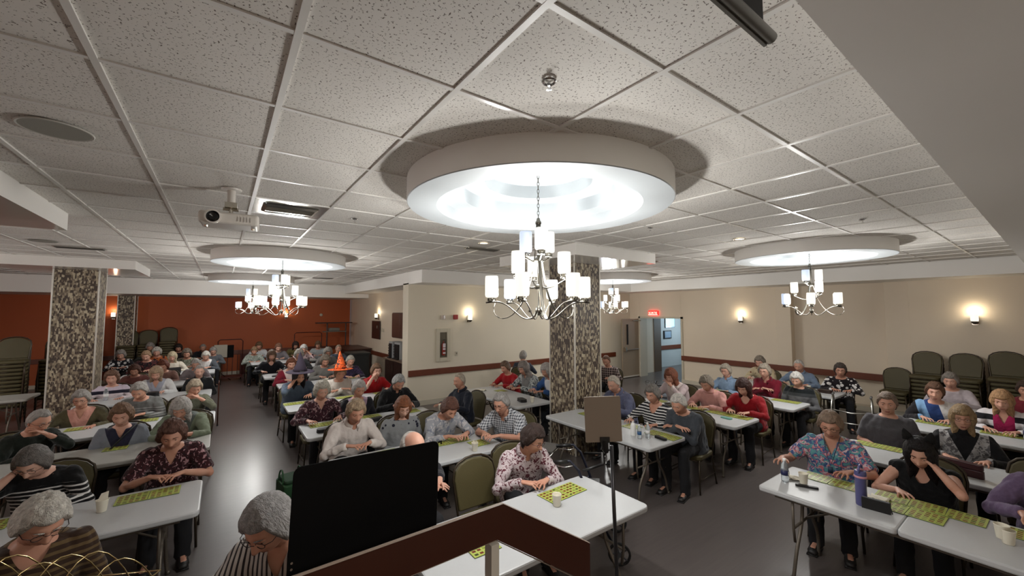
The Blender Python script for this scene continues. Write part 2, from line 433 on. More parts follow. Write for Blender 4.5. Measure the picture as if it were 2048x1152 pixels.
for k, (x, y) in enumerate(DOMES):
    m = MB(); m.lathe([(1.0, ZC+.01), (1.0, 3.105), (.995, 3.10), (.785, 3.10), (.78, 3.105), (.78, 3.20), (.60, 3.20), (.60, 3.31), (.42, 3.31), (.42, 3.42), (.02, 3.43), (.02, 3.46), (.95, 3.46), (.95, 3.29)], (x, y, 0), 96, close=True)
    m.m = [1 if i < 96 else 0 for i in range(len(m.f))]  # unlit outer band gets the lighter paint, lamp-lit faces the greyed one
    o = m.build('trim_%d' % (20+k), [dome_lit_greyed, drywall], auto=30); struct(o)

# pillars with mosaic covering and metal corner strips
for k, (x, y, w, d_, h) in enumerate([(4.93, 4.97, .6, .6, 3.1), (-2.24, 11.2, .6, .6, 3.1), (-2.2, 4.78, .6, .6, 3.1), (-2.47, 17.75, .40, .5, 2.82)]):
    p = struct(box('trim_%d' % (30+k), pillar_m, x-w/2, x+w/2, y-d_/2, y+d_/2, 0, h))
    for sx in (-1, 1):
        for sy in (-1, 1):
            cx = x+sx*w/2; cy = y+sy*d_/2
            box('corner_strip', mat('satin_corner_trim', (214,210,200), .4, .35), cx-.012, cx+.012, cy-.012, cy+.012, .0, h, p, bevel=.004)

# stage, steps and hand rail
struct(box('stage_platform', mat('stage_carpet_brown', (70,54,44), .9), -3, .95, -2.5, .85, 0, .6))
st = thing('stage_steps', 'carpeted steps leading down from the stage beside the handrail', 'steps', (.95, .3, 0))
for k in range(3): box('step', mat('stage_carpet_brown', (70,54,44)), .28*k, .28*(k+1), -.5, .5, 0, .45-.15*k, st)
hr = thing('handrail', 'dark brown handrail board on a pale post in front of the white table', 'railing', (0, 1.15, 0))
hm = mat('dark_mahogany_board', (60,26,14), .35, var=.3, vs=5)
zt = 1.652; hb = .108
poly = [(-.9, zt-.02), (.791, zt), (1.205, 1.387), (1.205, 1.262), (1.17, 1.262), (.765, zt-hb), (-.9, zt-hb-.02)]
MB().prism(poly, -.007, .007, axis='y').build('board', hm, hr)
edge = mat('beige_edge_banding', (150,132,118), .5)
e = MB(); e.tube([(-.9, 0, zt-.018), (.79, 0, zt+.001), (1.206, 0, 1.388)], .0022, 4, ry=.0075, ref=(0,0,1)); e.tube([(-.9, 0, zt-hb-.022), (.762, 0, zt-hb-.002), (1.165, 0, 1.258)], .0022, 4, ry=.0075, ref=(0,0,1)); e.build('edge_banding', edge, hr)
box('post', mat('cream_painted_post', (186,180,170), .5), .735, .765, -.02, .02, 0, zt-hb-.005, hr)
box('post', mat('cream_painted_post', (186,180,170), .5), 1.16, 1.19, -.02, .02, 0, 1.262, hr)
box('post', mat('cream_painted_post', (186,180,170), .5), -.75, -.72, -.02, .02, .0, zt-hb-.03, hr)

# ================================================================== LIGHT FITTINGS
shade_m = emit('lit_opal_glass', (255,248,230), E_SHADE, (104,102,98)); shade_cool = emit('lit_opal_glass_cool', (214,230,255), E_SHADE*.7, (104,104,110))
def bez(P, n=10):
    P = [Vector(p) for p in P]; out = []
    for i in range(n+1):
        t = i/n; Q = P[:]
        while len(Q) > 1: Q = [Q[k].lerp(Q[k+1], t) for k in range(len(Q)-1)]
        out.append(Q[0])
    return out
ch_arm = {}
def chand(x, y, rot, label, light=True):
    t = thing('chandelier', label, 'chandelier', (x, y, 0), rot, 'nickel chandeliers under the ceiling domes')
    def get(key, fn, mats, **k):
        if key not in ch_arm: ch_arm[key] = fn().mesh(key[0] if isinstance(key, tuple) else key, mats, True)
        return ch_arm[key]
    def put(name, me, loc=(0,0,0), rz=0, parent=t):
        o = bpy.data.objects.new(name, me); C.objects.link(o); o.parent = parent; o.location = loc; o.rotation_euler = (0,0,rz); return o
    put('canopy', get('canopy', lambda: MB().lathe([(.0,.03),(.062,.03),(.06,.012),(.02,0),(.0,0)], n=20), [fix_nickel]), (0,0,3.395))
    def chain():
        m = MB()
        for k in range(13):
            z = 3.39-k*.029; pts = []
            for a in range(10):
                th = 2*PI*a/10; q = (.008*math.cos(th), 0, .019*math.sin(th)) if k % 2 else (0, .008*math.cos(th), .019*math.sin(th)); pts.append((q[0], q[1], z+q[2]))
            m.tube(pts, .0022, 5, closed=True)
        return m
    put('chain', get('chain', chain, [fix_nickel]))
    put('stem', get('stem', lambda: MB().lathe([(0,3.03),(.012,3.03),(.016,3.01),(.024,3.0),(.024,2.985),(.012,2.975),(.009,2.5),(.006,2.49),(.006,2.34),(.022,2.335),(.028,2.30),(.02,2.285),(.006,2.27),(0,2.27)][::-1], n=16), [fix_nickel]))
    put('collar', get('collar', lambda: MB().lathe([(0,-.015),(.03,-.015),(.036,0),(.03,.02),(0,.02)], n=18), [fix_nickel]), (0,0,2.49))
    put('collar', ch_arm['collar'], (0,0,2.70))
    def rib():
        m = MB(); m.tube(bez([(.012,0,3.0),(.02,0,2.8),(.03,0,2.6),(.06,0,2.42),(.15,0,2.16),(.34,0,2.16),(.43,0,2.28),(.37,0,2.365)], 18), .0035, 6, ry=[.014]*10+[.011]*5+[.007]*4, ref=(1,0,0)); return m
    for k in range(3): put('rib', get('rib', rib, [fix_nickel]), rz=2*PI*k/3+PI/6)
    tiers = [(6, .365, 2.375, [(.02,0,2.30),(.07,0,2.20),(.16,0,2.20),(.21,0,2.40),(.29,0,2.385),(.41,0,2.368)]),
             (3, .205, 2.555, [(.03,0,2.49),(.10,0,2.46),(.16,0,2.52),(.225,0,2.55)]),
             (3, .105, 2.70+.035, [(.03,0,2.70),(.05,0,2.68),(.08,0,2.72),(.125,0,2.73)])]
    def shade():
        m = MB(); m.lathe([(.0,.0),(.03,.0),(.046,.006),(.05,.02),(.05,.15),(.047,.166),(.0465,.166),(.046,.15),(.046,.02),(.0,.012)], n=24, close=False); return m
    def cup():
        m = MB(); m.lathe([(0,-.005),(.03,-.005),(.032,.006),(.026,.01),(.026,.03),(.0,.03)], n=16)
        for a in range(4): m.box(-.004, .004, .026, .031, .008, .036, M=Matrix.Rotation(a*PI/2, 4, 'Z'))
        return m
    for ti, (n, R_, z, P_) in enumerate(tiers):
        for k in range(n):
            a = 2*PI*k/n + (0, PI/2, PI/6)[ti]
            arm = put('arm', get(('arm', ti), lambda: MB().tube(bez(P_, 12), .006, 6, ry=.0045), [fix_nickel]), rz=a)
            put('cup', get('cup', cup, [fix_nickel]), (R_*math.cos(a), R_*math.sin(a), z), parent=t)
            cool = (ti == 0 and k == 2) or (ti == 2 and k == 1)
            o = put('glass_shade', get('shade', shade, [shade_m]), (R_*math.cos(a), R_*math.sin(a), z+.03), parent=t)
            if cool:
                o.material_slots[0].link = 'OBJECT'; o.material_slots[0].material = shade_cool
    col = (1, .985, .95)
    for k in range(3):
        a = 2*PI*k/3+PI/6; point('lamp', (.34*math.cos(a), .34*math.sin(a), 2.47), L_CHAND*.25, col, .05, t)
    point('lamp', (0, 0, 2.66), L_CHAND*.12, (.90, .96, 1), .1, t)
chand(DOMES[0][0], DOMES[0][1], rad(-28), 'large nearest nickel chandelier with white cylinder glass shades under the big dome')
chand(DOMES[1][0], DOMES[1][1], rad(11), 'nickel chandelier over the middle rows, nearer of the two before the orange wall')
chand(DOMES[2][0], DOMES[2][1], rad(35), 'farthest nickel chandelier, just left of another one, before the orange wall')
chand(DOMES[3][0], DOMES[3][1], rad(17), 'nickel chandelier at the right in front of the long beige wall')
chand(DOMES[4][0], DOMES[4][1], rad(50), 'nickel chandelier partly hidden behind the mosaic pillar, near the doorway')
chand(DOMES[5][0], DOMES[5][1], rad(5), 'unseen nickel chandelier added for fill out of the frame, left of the nearest left table')  # this and the next are unseen, added to brighten the left side
chand(DOMES[6][0], DOMES[6][1], rad(20), 'unseen nickel chandelier added for fill out of the frame, left of the big left pillar')

scm = {}
def sconce(loc, rz, label, w=1.0):
    t = thing('wall_sconce', label, 'wall lamp', loc, rz, 'wall sconces')   # local -Y out of the wall
    if not scm:
        scm['plate'] = MB().prism(rrect(.09, .2, .02), 0, .012, M=Matrix.Rotation(PI/2, 4, 'X')).mesh('back_plate', [steel])
        m = MB(); m.tube(bez([(0,-.01,-.06),(0,-.09,-.10),(0,-.09,-.05)], 8), .009, 8); m.lathe([(0,-.085),(.02,-.085),(.045,-.06),(.053,-.03),(0,-.03)], (0,-.09,0), 18); scm['cup'] = m.mesh('bracket', [dark_metal], True)
        m = MB(); m.lathe([(0,-.03),(.052,-.03),(.056,0),(.056,.10),(.053,.112),(.05,.1),(.05,0),(0,-.02)], (0,-.09,0), 22); scm['shade'] = m.mesh('glass_shade', [shade_m], True)
    for n, k in (('back_plate','plate'),('bracket','cup'),('glass_shade','shade')):
        o = bpy.data.objects.new(n, scm[k]); C.objects.link(o); o.parent = t
    point('lamp', (0, -.11, .17), L_SCONCE*w, (1, .84, .6), .035, t)
sconce((12.14, 5.49, 2.06), -PI/2, 'lit sconce on the beige wall, right of the exit sign')
sconce((12.10, 1.06, 2.13), -PI/2, 'lit sconce at the far right above the stacked chairs')
sconce((5.36, 9.39, 2.11), 0, 'lit sconce on the cream wall right of the red fire alarm')
sconce((4.54, 14.4, 2.12), -PI/2, 'lit sconce on the alcove wall above the wooden board')
sconce((2.07, 18.19, 2.12), 0, 'lit sconce on the orange wall under the far chandeliers')
sconce((-2.85, 18.19, 2.17), 0, 'lit sconce on the orange wall between the two mosaic pillars')

# ================================================================== THINGS ON CEILING AND WALLS
# projector
t = thing('projector', 'white ceiling-mounted projector with a black lens', 'projector', (.03, 3.80, ZC), rad(-4))
wp = mat('projector_white', (214,208,200), .4)
m = MB(); m.lathe([(0,-.012),(.065,-.012),(.07,0),(0,0)], n=20); m.tube([(0,0,-.01),(0,0,-.11)], .028, 12); m.build('ceiling_mount', wp, t, auto=40)
m = MB(); m.box(-.04,.04,-.03,.03,-.15,-.11); m.tube([(-.05,0,-.16),(.05,0,-.16)], .014, 8); m.tube([(0,0,-.12),(0,0,-.2)], .014, 8); m.box(-.09,.09,-.05,.05,-.208,-.2); m.build('swivel_joint', steel, t)
b = MB().box(-.19, .19, -.13, .13, -.30, -.21).build('housing', wp, t, bevel=.022, seg=3)
m = MB(); m.lathe([(.052,0),(.052,.02),(.042,.022),(.042,0)], n=24, close=True, M=Matrix.Translation((-.10,-.128,-.255)) @ Matrix.Rotation(PI/2, 4, 'X')); m.build('lens_ring', wp, b)
MB().lathe([(0,.004),(.025,.008),(.042,.003),(.042,0),(0,0)], n=22, M=Matrix.Translation((-.10,-.131,-.255)) @ Matrix.Rotation(PI/2, 4, 'X')).build('lens', mat('lens_black', (6,8,9), .1), b)
for k in range(5): MB().box(.05+.02*k, .056+.02*k, -.133, -.129, -.275, -.24).build('vent_slot', mat('vent_grey', (170,164,158)), b)
for k in range(2): MB().lathe([(0,-.012),(.012,-.012),(.014,0),(0,0)], (-.15+.3*k, 0, -.30), 10).build('foot', steel, b)
# supply vent plate
t = thing('ceiling_vent', 'square stainless ceiling vent with a louvred slot next to the projector', 'vent', (GX0+PITCH*1.5, GY0+PITCH*5.5, ZC))
box('plate', vent_metal, -.295, .295, -.295, .295, .0, .008, t)
m = MB()
for a in range(4):
    M = Matrix.Rotation(a*PI/2, 4, 'Z'); L, Wd = (.225, .16) if a % 2 == 0 else (.16, .225)
    m.add([M @ Vector(p) for p in [(-L, -Wd, -.004), (L, -Wd, -.004), (L-.03, -Wd+.03, -.022), (-L+.03, -Wd+.03, -.022)]], [(0,1,2,3)])
m.build('flange', vent_metal, t)
box('throat', mat('vent_throat', (120,116,110)), -.2, .2, -.135, .135, -.004, -.001, t)
for k in range(6): MB().box(-.195, .195, -.016, .016, -.001, .001, M=Matrix.Translation((0, -.11+.044*k, -.016)) @ Matrix.Rotation(rad(14), 4, 'X')).build('louvre', vent_metal, t)
dark_vent = mat('dark_vent', (58,54,50), .4)
def lin_vent(x, y, lab, sx=.55, sy=.16, m_=dark_vent):
    t = thing('air_grille', lab, 'vent', (x, y, ZC)); box('frame', vent_metal, -sx/2, sx/2, -sy/2, sy/2, -.012, .003, t)
    for k in range(4): box('louvre', m_, -sx/2+.02, sx/2-.02, -sy/2+.015+.035*k, -sy/2+.035+.035*k, -.02, -.012, t)
lin_vent(3.2, 5.2, 'dark slotted air grille in the ceiling behind the nearest chandelier')
lin_vent(6.45, 4.6, 'dark slotted air grille in the ceiling right of the mosaic pillar')
lin_vent(-1.75, 8.6, 'dark slotted air grille in the ceiling near the left edge')
lin_vent(2.3, 12.4, 'dark slotted air grille beyond the middle ceiling dome')
# loudspeakers, sprinklers, downlights
t = thing('ceiling_speaker', 'round grey ceiling loudspeaker grille at the upper left', 'speaker', (-.74, 3.07, ZC))
MB().lathe([(.142,0),(.145,-.004),(.14,-.008),(.132,-.006),(.132,0)], n=40, close=True).build('rim', mat('speaker_rim', (190,186,178)), t, auto=40)
MB().lathe([(0,-.006),(.132,-.006),(.132,-.002),(0,-.002)], n=40).build('grille', mat('speaker_grille', (150,148,138), .7, bump=.6, bs=400), t)
t = thing('ceiling_speaker', 'small round ceiling loudspeaker farther off above the left rows', 'speaker', (-2.0, 8.1, ZC))
MB().lathe([(0,-.006),(.13,-.006),(.14,0),(0,0)], n=30).build('grille', mat('speaker_grille', (132,130,118)), t)
def sprinkler(x, y, lab, s=1):
    t = thing('sprinkler', lab, 'sprinkler', (x, y, ZC)); t.scale = (.75,.75,.75)
    MB().lathe([(.040,0),(.042,-.004),(.036,-.010),(.026,-.004),(.026,0)], n=26, close=True).build('escutcheon', chrome, t, auto=50)
    m = MB(); m.tube([(0,0,0),(0,0,-.03)], .008, 8); m.tube([(-.009,0,-.01),(-.012,0,-.03),(0,0,-.05)], .002, 5); m.tube([(.009,0,-.01),(.012,0,-.03),(0,0,-.05)], .002, 5)
    m.lathe([(0,-.052),(.016,-.05),(.016,-.047),(0,-.047)], n=14); m.build('head', chrome, t, auto=50)
for x, y, lab in ((1.075,1.22,'chrome sprinkler in the big tile just before the nearest dome'),(3.95,2.75,'sprinkler right behind the nearest dome'),(5.4,1.2,'sprinkler in the ceiling near the right bulkhead'),(1.08,4.26,'sprinkler in the ceiling right of the steel vent'),(7.0,3.2,'tiny sprinkler at the left rim of the right dome')): sprinkler(x, y, lab)
def downlight(x, y, lab):
    t = thing('downlight', lab, 'ceiling light', (x, y, ZC)); MB().lathe([(.075,0),(.08,-.006),(.07,-.008),(.055,-.002),(.055,0)], n=24, close=True).build('rim', chrome, t, auto=50)
    MB().lathe([(0,-.004),(.055,-.004),(.055,-.001),(0,-.001)], n=20).build('lens', emit('downlight_lens', (255,240,210), 1.5) if 'downlight_lens' not in MC else MC['downlight_lens'], t)
downlight(5.55, 2.5, 'small recessed downlight right of the nearest chandelier'); downlight(2.95, 4.75, 'small recessed downlight behind the nearest dome')
# projection screen tube hanging at the top
t = thing('projection_screen', 'rolled projection screen with a dark grey bottom tube below the ceiling', 'screen', (0,0,0))
M0 = mat('screen_tube_grey', (96,92,84), .4)
m = MB(); m.tube([(.0,.445,3.06),(1.215,.445,3.06)], .016, 12); m.build('bottom_tube', M0, t, auto=40)
box('rib', M0, .0, 1.212, .455, .463, 3.043, 3.056, t)
box('screen_fabric', mat('black_screen_cloth', (24,22,20), .8), .0, 1.15, .438, .441, 3.06, 3.2, t)
box('housing', M0, -.2, 1.24, .40, .48, 3.2, 3.262, t, bevel=.01)
# exit sign with lettering
t = thing('exit_sign', 'lit red exit sign with pale letters above the doorway', 'sign', (12.10, 8.37, 2.17), -PI/2)
red_glow = emit('red_sign_glow', (255,30,24), 1.3, (160,10,8)); sw = emit('sign_letter_glow', (255,150,130), 2.0)
box('sign_body', red_glow, -.19, .19, -.03, .03, 0, .16, t, bevel=.006)
cu = bpy.data.curves.new('lettering', 'FONT'); cu.body = 'SORTIE'; cu.size = .105; cu.extrude = .002; cu.align_x = 'CENTER'; cu.materials.append(sw)
tmp = bpy.data.objects.new('tmp', cu); C.objects.link(tmp); dg = bpy.context.evaluated_depsgraph_get(); dg.update()
me = bpy.data.meshes.new_from_object(tmp.evaluated_get(dg)); bpy.data.objects.remove(tmp)
o = bpy.data.objects.new('lettering', me); C.objects.link(o); o.parent = t; o.location = (0, -.033, .045); o.rotation_euler = (PI/2, 0, 0)
box('underline', sw, -.18, .18, -.034, -.03, .008, .03, t)
# cream wall equipment
t = thing('extinguisher_cabinet', 'recessed white-framed fire extinguisher cabinet on the cream wall', 'cabinet', (4.62, 9.385, 1.03))
wf = mat('cabinet_white', (196,188,168), .5); m = MB()
m.box(-.2,-.1,-.02,.01,0,.84); m.box(.1,.2,-.02,.01,0,.84); m.box(-.1,.1,-.02,.01,0,.1); m.box(-.1,.1,-.02,.01,.74,.84); m.build('frame', wf, t, bevel=.006)
box('back_panel', mat('cabinet_inside', (92,84,66), .5), -.1, .1, .006, .012, .1, .74, t)
ex = MB(); ex.lathe([(0,.16),(.04,.16),(.045,.19),(.045,.42),(.03,.46),(.012,.48),(.012,.52),(0,.52)], (0,-.012,0), 16)
ex.build('extinguisher', mat('dark_red_enamel', (132,44,34), .3), t, auto=40)
box('extinguisher_label', mat('pale_label', (206,196,200), .5), -.035, .035, -.062, -.056, .36, .46, t); box('extinguisher_band', mat('pale_label', (206,196,200)), -.035, .035, -.062, -.056, .2, .24, t)
box('extinguisher_band', mat('pale_label', (206,196,200)), -.035, .035, -.062, -.056, .3, .34, t)
MB().tube([(-.03,-.03,.54),(.03,-.03,.56),(.045,-.02,.5),(.05,-.02,.35)], .008, 6).build('hose', black_plastic, t)
t = tag(box('fire_alarm_bell', mat('alarm_red', (150,24,22), .4), 4.9, 5.02, 9.34, 9.4, 2.1, 2.22, bevel=.01), 'square dark red fire alarm sounder on the cream wall', 'alarm')
t = thing('alarm_strobe', 'small white alarm strobe with a clear lens left of the red sounder', 'alarm', (4.62, 9.39, 2.1)); box('body', mat('strobe_white', (206,192,182)), -.07, .05, -.03, 0, 0, .11, t, bevel=.006); box('lens', chrome, -.015, .02, -.05, -.03, .01, .1, t)
t = thing('light_switch', 'light switch on the cream wall right of the extinguisher cabinet', 'switch', (5.0, 9.39, 1.15)); box('plate', wf, -.035, .035, -.01, 0, 0, .115, t, bevel=.003); box('toggle', steel, -.008, .012, -.02, -.01, .04, .085, t)
t = tag(box('door_sensor', mat('grey_sensor', (90,88,84)), 7.42, 7.5, 9.35, 9.4, 2.28, 2.34, bevel=.01), 'small dark sensor on the cream wall left of the mosaic pillar', 'sensor')
# alcove: counter, wall cabinet, coffee urns
t = thing('counter_cabinet', 'dark wooden counter cabinet in the alcove behind the cream wall', 'cabinet', (0,0,0)); dw = mat('dark_walnut_laminate', (52,30,24), .4, var=.3, vs=7)
box('carcass', dw, 4.08, 4.54, 10.0, 12.22, 0, .88, t); box('worktop', mat('speckled_worktop', (120,100,84), .35), 4.03, 4.54, 9.98, 12.26, .88, .92, t)
for k in range(3): dd = box('cabinet_door', dw, 4.055, 4.08, 10.05+.73*k, 10.72+.73*k, .1, .84, t, bevel=.005); box('handle', steel, 4.035, 4.055, 10.1+.73*k, 10.12+.73*k, .6, .75, dd)
t = thing('wall_cabinet', 'brown wooden wall cabinet above the coffee machines', 'cabinet', (0,0,0)); box('carcass', dw, 4.22, 4.54, 10.0, 12.05, 1.52, 2.27, t)
for k in range(3): box('cabinet_door', mat('brown_cabinet_door', (84,50,38), .4, var=.3, vs=7), 4.20, 4.22, 10.02+.68*k, 10.68+.68*k, 1.54, 2.25, t, bevel=.005)
def urn(y, lab, w=.30):
    t = thing('coffee_machine', lab, 'coffee machine', (4.3, y, .92)); gr = mat('machine_grey', (168,170,172), .35)
    box('body', gr, -.14, .16, -w/2, w/2, 0, .48, t, bevel=.01); box('front_panel', black_plastic, -.165, -.14, -w/2+.03, w/2-.05, .03, .43, t, bevel=.005); box('drip_tray', black_plastic, -.22, -.14, -w/2+.03, w/2-.05, .0, .03, t)
    for k in range(4): box('button', steel, -.17, -.165, w/2-.045, w/2-.02, .1+.08*k, .14+.08*k, t)
urn(12.0, 'grey and black coffee machine at the left end of the alcove counter'); urn(11.45, 'coffee machine next to the end one on the alcove counter, beside the wall end', .45)
# wooden board, switches, rails etc. on alcove wall
t = thing('wall_board', 'dark brown wooden board hanging on the alcove wall', 'board', (4.53, 14.6, 1.35)); box('panel', mat('dark_board', (50,26,20), .35), -.03, .0, -.45, .45, -.02, .62, t, bevel=.006); box('hook', steel, -.045, -.03, .12-.3, .16-.3, .36, .46, t)
t = tag(box('thermostat', mat('grey_plastic', (128,120,108)), 4.51, 4.55, 12.5, 12.62, 1.82, 1.9, bevel=.005), 'small grey thermostat beside the wall cabinet', 'thermostat')
for k, yy in enumerate((14.0, 13.8)): tag(box('wall_outlet', wf, 4.535, 4.55, yy, yy+.08, 1.6, 1.72), ('left', 'right')[k]+' one of two wall plates below the alcove sconce', 'outlet')
tag(MB().lathe([(0,0),(.06,0),(.05,.03),(0,.035)], n=16, M=Matrix.Translation((3.35,18.19,2.17)) @ Matrix.Rotation(PI/2,4,'X')).build('smoke_detector', base_white), 'round white detector on the orange wall', 'detector')
# coat rack, sideboard and bin in the far right corner
t = thing('coat_rack', 'dark coat rack with an overhead shelf in the far corner', 'coat rack', (3.75, 17.2, 0))
for s in (-1, 1): MB().tube([(.35*s,0,0),(.35*s,0,1.85)], .025, 8).build('upright', dw, t)
box('top_shelf', dw, -.75, .55, -.22, .22, 1.84, 1.88, t); box('shelf', mat('grey_shelf', (110,100,88)), -.5, .35, -.15, .15, 1.5, 1.53, t); MB().box(-.3,.1,-.12,.12,1.53,1.66).build('folded_cloth', mat('grey_cloth', (120,116,108), .9), t, bevel=.03)
t = thing('sideboard', 'dark wooden sideboard in the far corner under the coat rack', 'sideboard', (4.0, 16.0, 0)); box('body', dw, -.3, .5, -.9, .9, 0, .92, t); box('top', mat('brown_cabinet_door', (84,50,38)), -.34, .52, -.95, .95, .92, .96, t)
t = thing('waste_bin', 'big dark grey plastic waste bin with lid near the alcove wall', 'bin', (3.7, 13.9, 0)); gp = mat('dark_grey_bin', (46,48,48), .5)
m = MB(); m.prism(rrect(.6,.75,.06), 0, .9); m.build('body', gp, t); MB().prism(rrect(.66,.8,.06), .9, .96).build('lid', gp, t, bevel=.01); MB().box(-.34,-.31,-.2,.2,.82,.88).build('handle', gp, t)
# trolleys against the back wall
rm = mat('dark_red_steel', (74,30,24), .4, .3)
def trolley(x, y, w, h, lab):
    t = thing('trolley', lab, 'trolley', (x, y, 0)); MB().tube([(-w/2,0,.1),(-w/2,0,h-.06),(-w/2+.06,0,h),(w/2-.06,0,h),(w/2,0,h-.06),(w/2,0,.1)], .016, 8).build('hoop', rm, t)
    for k in range(4): MB().tube([(-w/2+w*(k+1)/5,0,.15),(-w/2+w*(k+1)/5,0,h*.62)], .009, 6).build('bar', rm, t)
    MB().tube([(-w/2,0,h*.62),(w/2,0,h*.62)], .012, 6).build('crossbar', rm, t); box('deck', rm, -w/2, w/2, -.5, .02, .1, .14, t)
    for sx in (-1,1): MB().tube([(sx*(w/2-.03)-.015,-.05,.05),(sx*(w/2-.03)+.015,-.05,.05)], .05, 12).build('wheel', rubber, t)
trolley(.28, 16.9, .7, 1.35, 'dark red steel table trolley by the orange wall, left of the far rows')
trolley(2.75, 17.3, .95, 1.5, 'dark hooped trolley against the orange wall behind the last row')
t = tag(MB().prism([(-.35,0),(.35,0),(.35,.75),(-.35,.75)], 0, .02, axis='y').build('leaning_panel', rm), 'dark red panel leaning on the orange wall', 'panel'); t.location = (.95, 18.0, 0)
# pictures in the corridor
t = thing('framed_picture', 'framed picture on the corridor wall seen through the doorway', 'picture', (0,0,0)); box('frame', black_plastic, 14.98, 15.5, 9.86, 9.9, 1.16, 1.5, t); box('print', mat('pale_blue_print', (150,170,190), .3), 15.02, 15.46, 9.855, 9.86, 1.2, 1.46, t)
t = thing('framed_picture', 'large glazed picture with glowing glass for reflected daylight on the corridor wall', 'picture', (0,0,0)); box('frame', mat('silver_frame', (170,180,190), .2, .6), 15.1, 15.75, 9.86, 9.9, 1.62, 2.06, t); box('glass', emit('reflected_daylight_glow', (120,200,255), 1.1, (180,220,240)), 15.14, 15.71, 9.85, 9.86, 1.66, 2.02, t)  # emission on the glass stands in for a window's reflection
# ================================================================== PEOPLE : shared shapes
def grid_head():
    NU, NV = 56, 40; V = []; F = []; MI = []
    def P(u, v):   # u: longitude 0..2pi, front at u=pi/2*3 (-Y); v: 0..pi from top
        uu = u - .32*math.sin(2*(u-1.5*PI))*.5
        x = math.sin(v)*math.cos(uu); y = math.sin(v)*math.sin(uu); z = math.cos(v)
        X, Y, Z = x*.076, y*.096, z*.118
        if z < 0:
            k = (-z)**1.4
            X *= 1-.34*k
            if y > 0: Y *= 1-.45*k
            else: Y *= 1-.10*k
        if y < 0:
            fr = max(0, -y)
            g = lambda a, b, sx, sz: math.exp(-((X-a)/sx)**2-((Z-b)/sz)**2)
            d = 0
            nz = 0
            if -.045 < Z < .035: nz = max(0, (.035-Z)/.062)**1.2 if Z > -.027 else max(0, 1-(-.027-Z)/.012)
            d += .027*nz*math.exp(-(X/(.010+.006*max(0, min(1, (.03-Z)/.06))))**2)
            d += .006*(g(-.013, -.025, .007, .008)+g(.013, -.025, .007, .008))
            d -= .011*(g(-.031, .014, .017, .012)+g(.031, .014, .017, .012))
            d += .005*(g(-.030, .034, .024, .009)+g(.030, .034, .024, .009)+g(0, .036, .02, .01))
            d += .006*(g(-.040, -.024, .02, .02)+g(.040, -.024, .02, .02))
            d -= .003*(g(-.03, -.045, .01, .02)+g(.03, -.045, .01, .02))
            d += .006*g(0, -.058, .022, .006)+.006*g(0, -.071, .019, .006)-.005*g(0, -.0645, .024, .0025)
            d += .010*g(0, -.097, .022, .016)-.004*g(0, -.082, .02, .006)
            Y -= d*fr**.5
        return (X, Y, Z)
    for j in range(1, NV):
        for i in range(NU): V.append(P(2*PI*i/NU, PI*j/NV))
    V.append((0,0,.118)); V.append((0,.0,-.112))
    for j in range(NV-2):
        for i in range(NU):
            q = (i+1) % NU; F.append((j*NU+i, (j+1)*NU+i, (j+1)*NU+q, j*NU+q))
            c = V[j*NU+i]; MI.append(1 if (abs(c[0]) < .021 and -.075 < c[2] < -.055 and c[1] < -.07) else 0)
    for i in range(NU):
        q = (i+1) % NU; F.append((len(V)-2, i, q)); F.append((len(V)-1, (NV-2)*NU+q, (NV-2)*NU+i)); MI += [0, 0]
    b = MB(); b.add(V, F, MI)
    for s in (-1, 1):
        b.ball((0,0,0), (.006, .017, .030), 10, 8, 0, M=Matrix.Translation((s*.078, .006, .0)) @ Matrix.Rotation(s*.25, 4, 'Z') @ Matrix.Rotation(-.15, 4, 'X'))
        b.ball((0,0,0), (.003, .008, .018), 8, 6, 1, M=Matrix.Translation((s*.083, .004, .002)) @ Matrix.Rotation(s*.25, 4, 'Z'))
        b.ball((s*.031, -.0735, .012), .0125, 12, 8, 2)          # eyeball
        b.ball((s*.031, -.0835, .0095), .0048, 8, 6, 3)          # iris
        b.ball((s*.031, -.0745, .0155), (.0145, .0125, .0105), 12, 8, 0)  # lid
        pts = [(s*.014, -.0985, .034), (s*.03, -.097, .039), (s*.047, -.084, .034)]
        b.tube(pts, [.0028, .0034, .0015], 5, 4)
    return b
HEAD = grid_head()
def remesh(b, voxel, smooth=2, noise_amp=0):
    me = b.mesh('tmp'); o = bpy.data.objects.new('tmp', me); C.objects.link(o)
    m = o.modifiers.new('r', 'REMESH'); m.mode = 'VOXEL'; m.voxel_size = voxel
    if smooth: s = o.modifiers.new('s', 'SMOOTH'); s.iterations = smooth; s.factor = .6
    dg = bpy.context.evaluated_depsgraph_get(); e = o.evaluated_get(dg); em = e.to_mesh()
    n = len(em.vertices); V = np.empty(n*3); em.vertices.foreach_get('co', V); V = V.reshape(-1, 3)
    if noise_amp:
        N = np.empty(n*3); em.vertices.foreach_get('normal', N); N = N.reshape(-1, 3)
        for i in range(n):
            p = V[i]; V[i] = p + N[i]*noise_amp*(noise.noise((p[0]*13, p[1]*13, p[2]*9))+.6*noise.noise((p[0]*30+4, p[1]*30, p[2]*16)))
    F = [tuple(p.vertices) for p in em.polygons]
    e.to_mesh_clear(); bpy.data.objects.remove(o); bpy.data.meshes.remove(me)
    return V, F
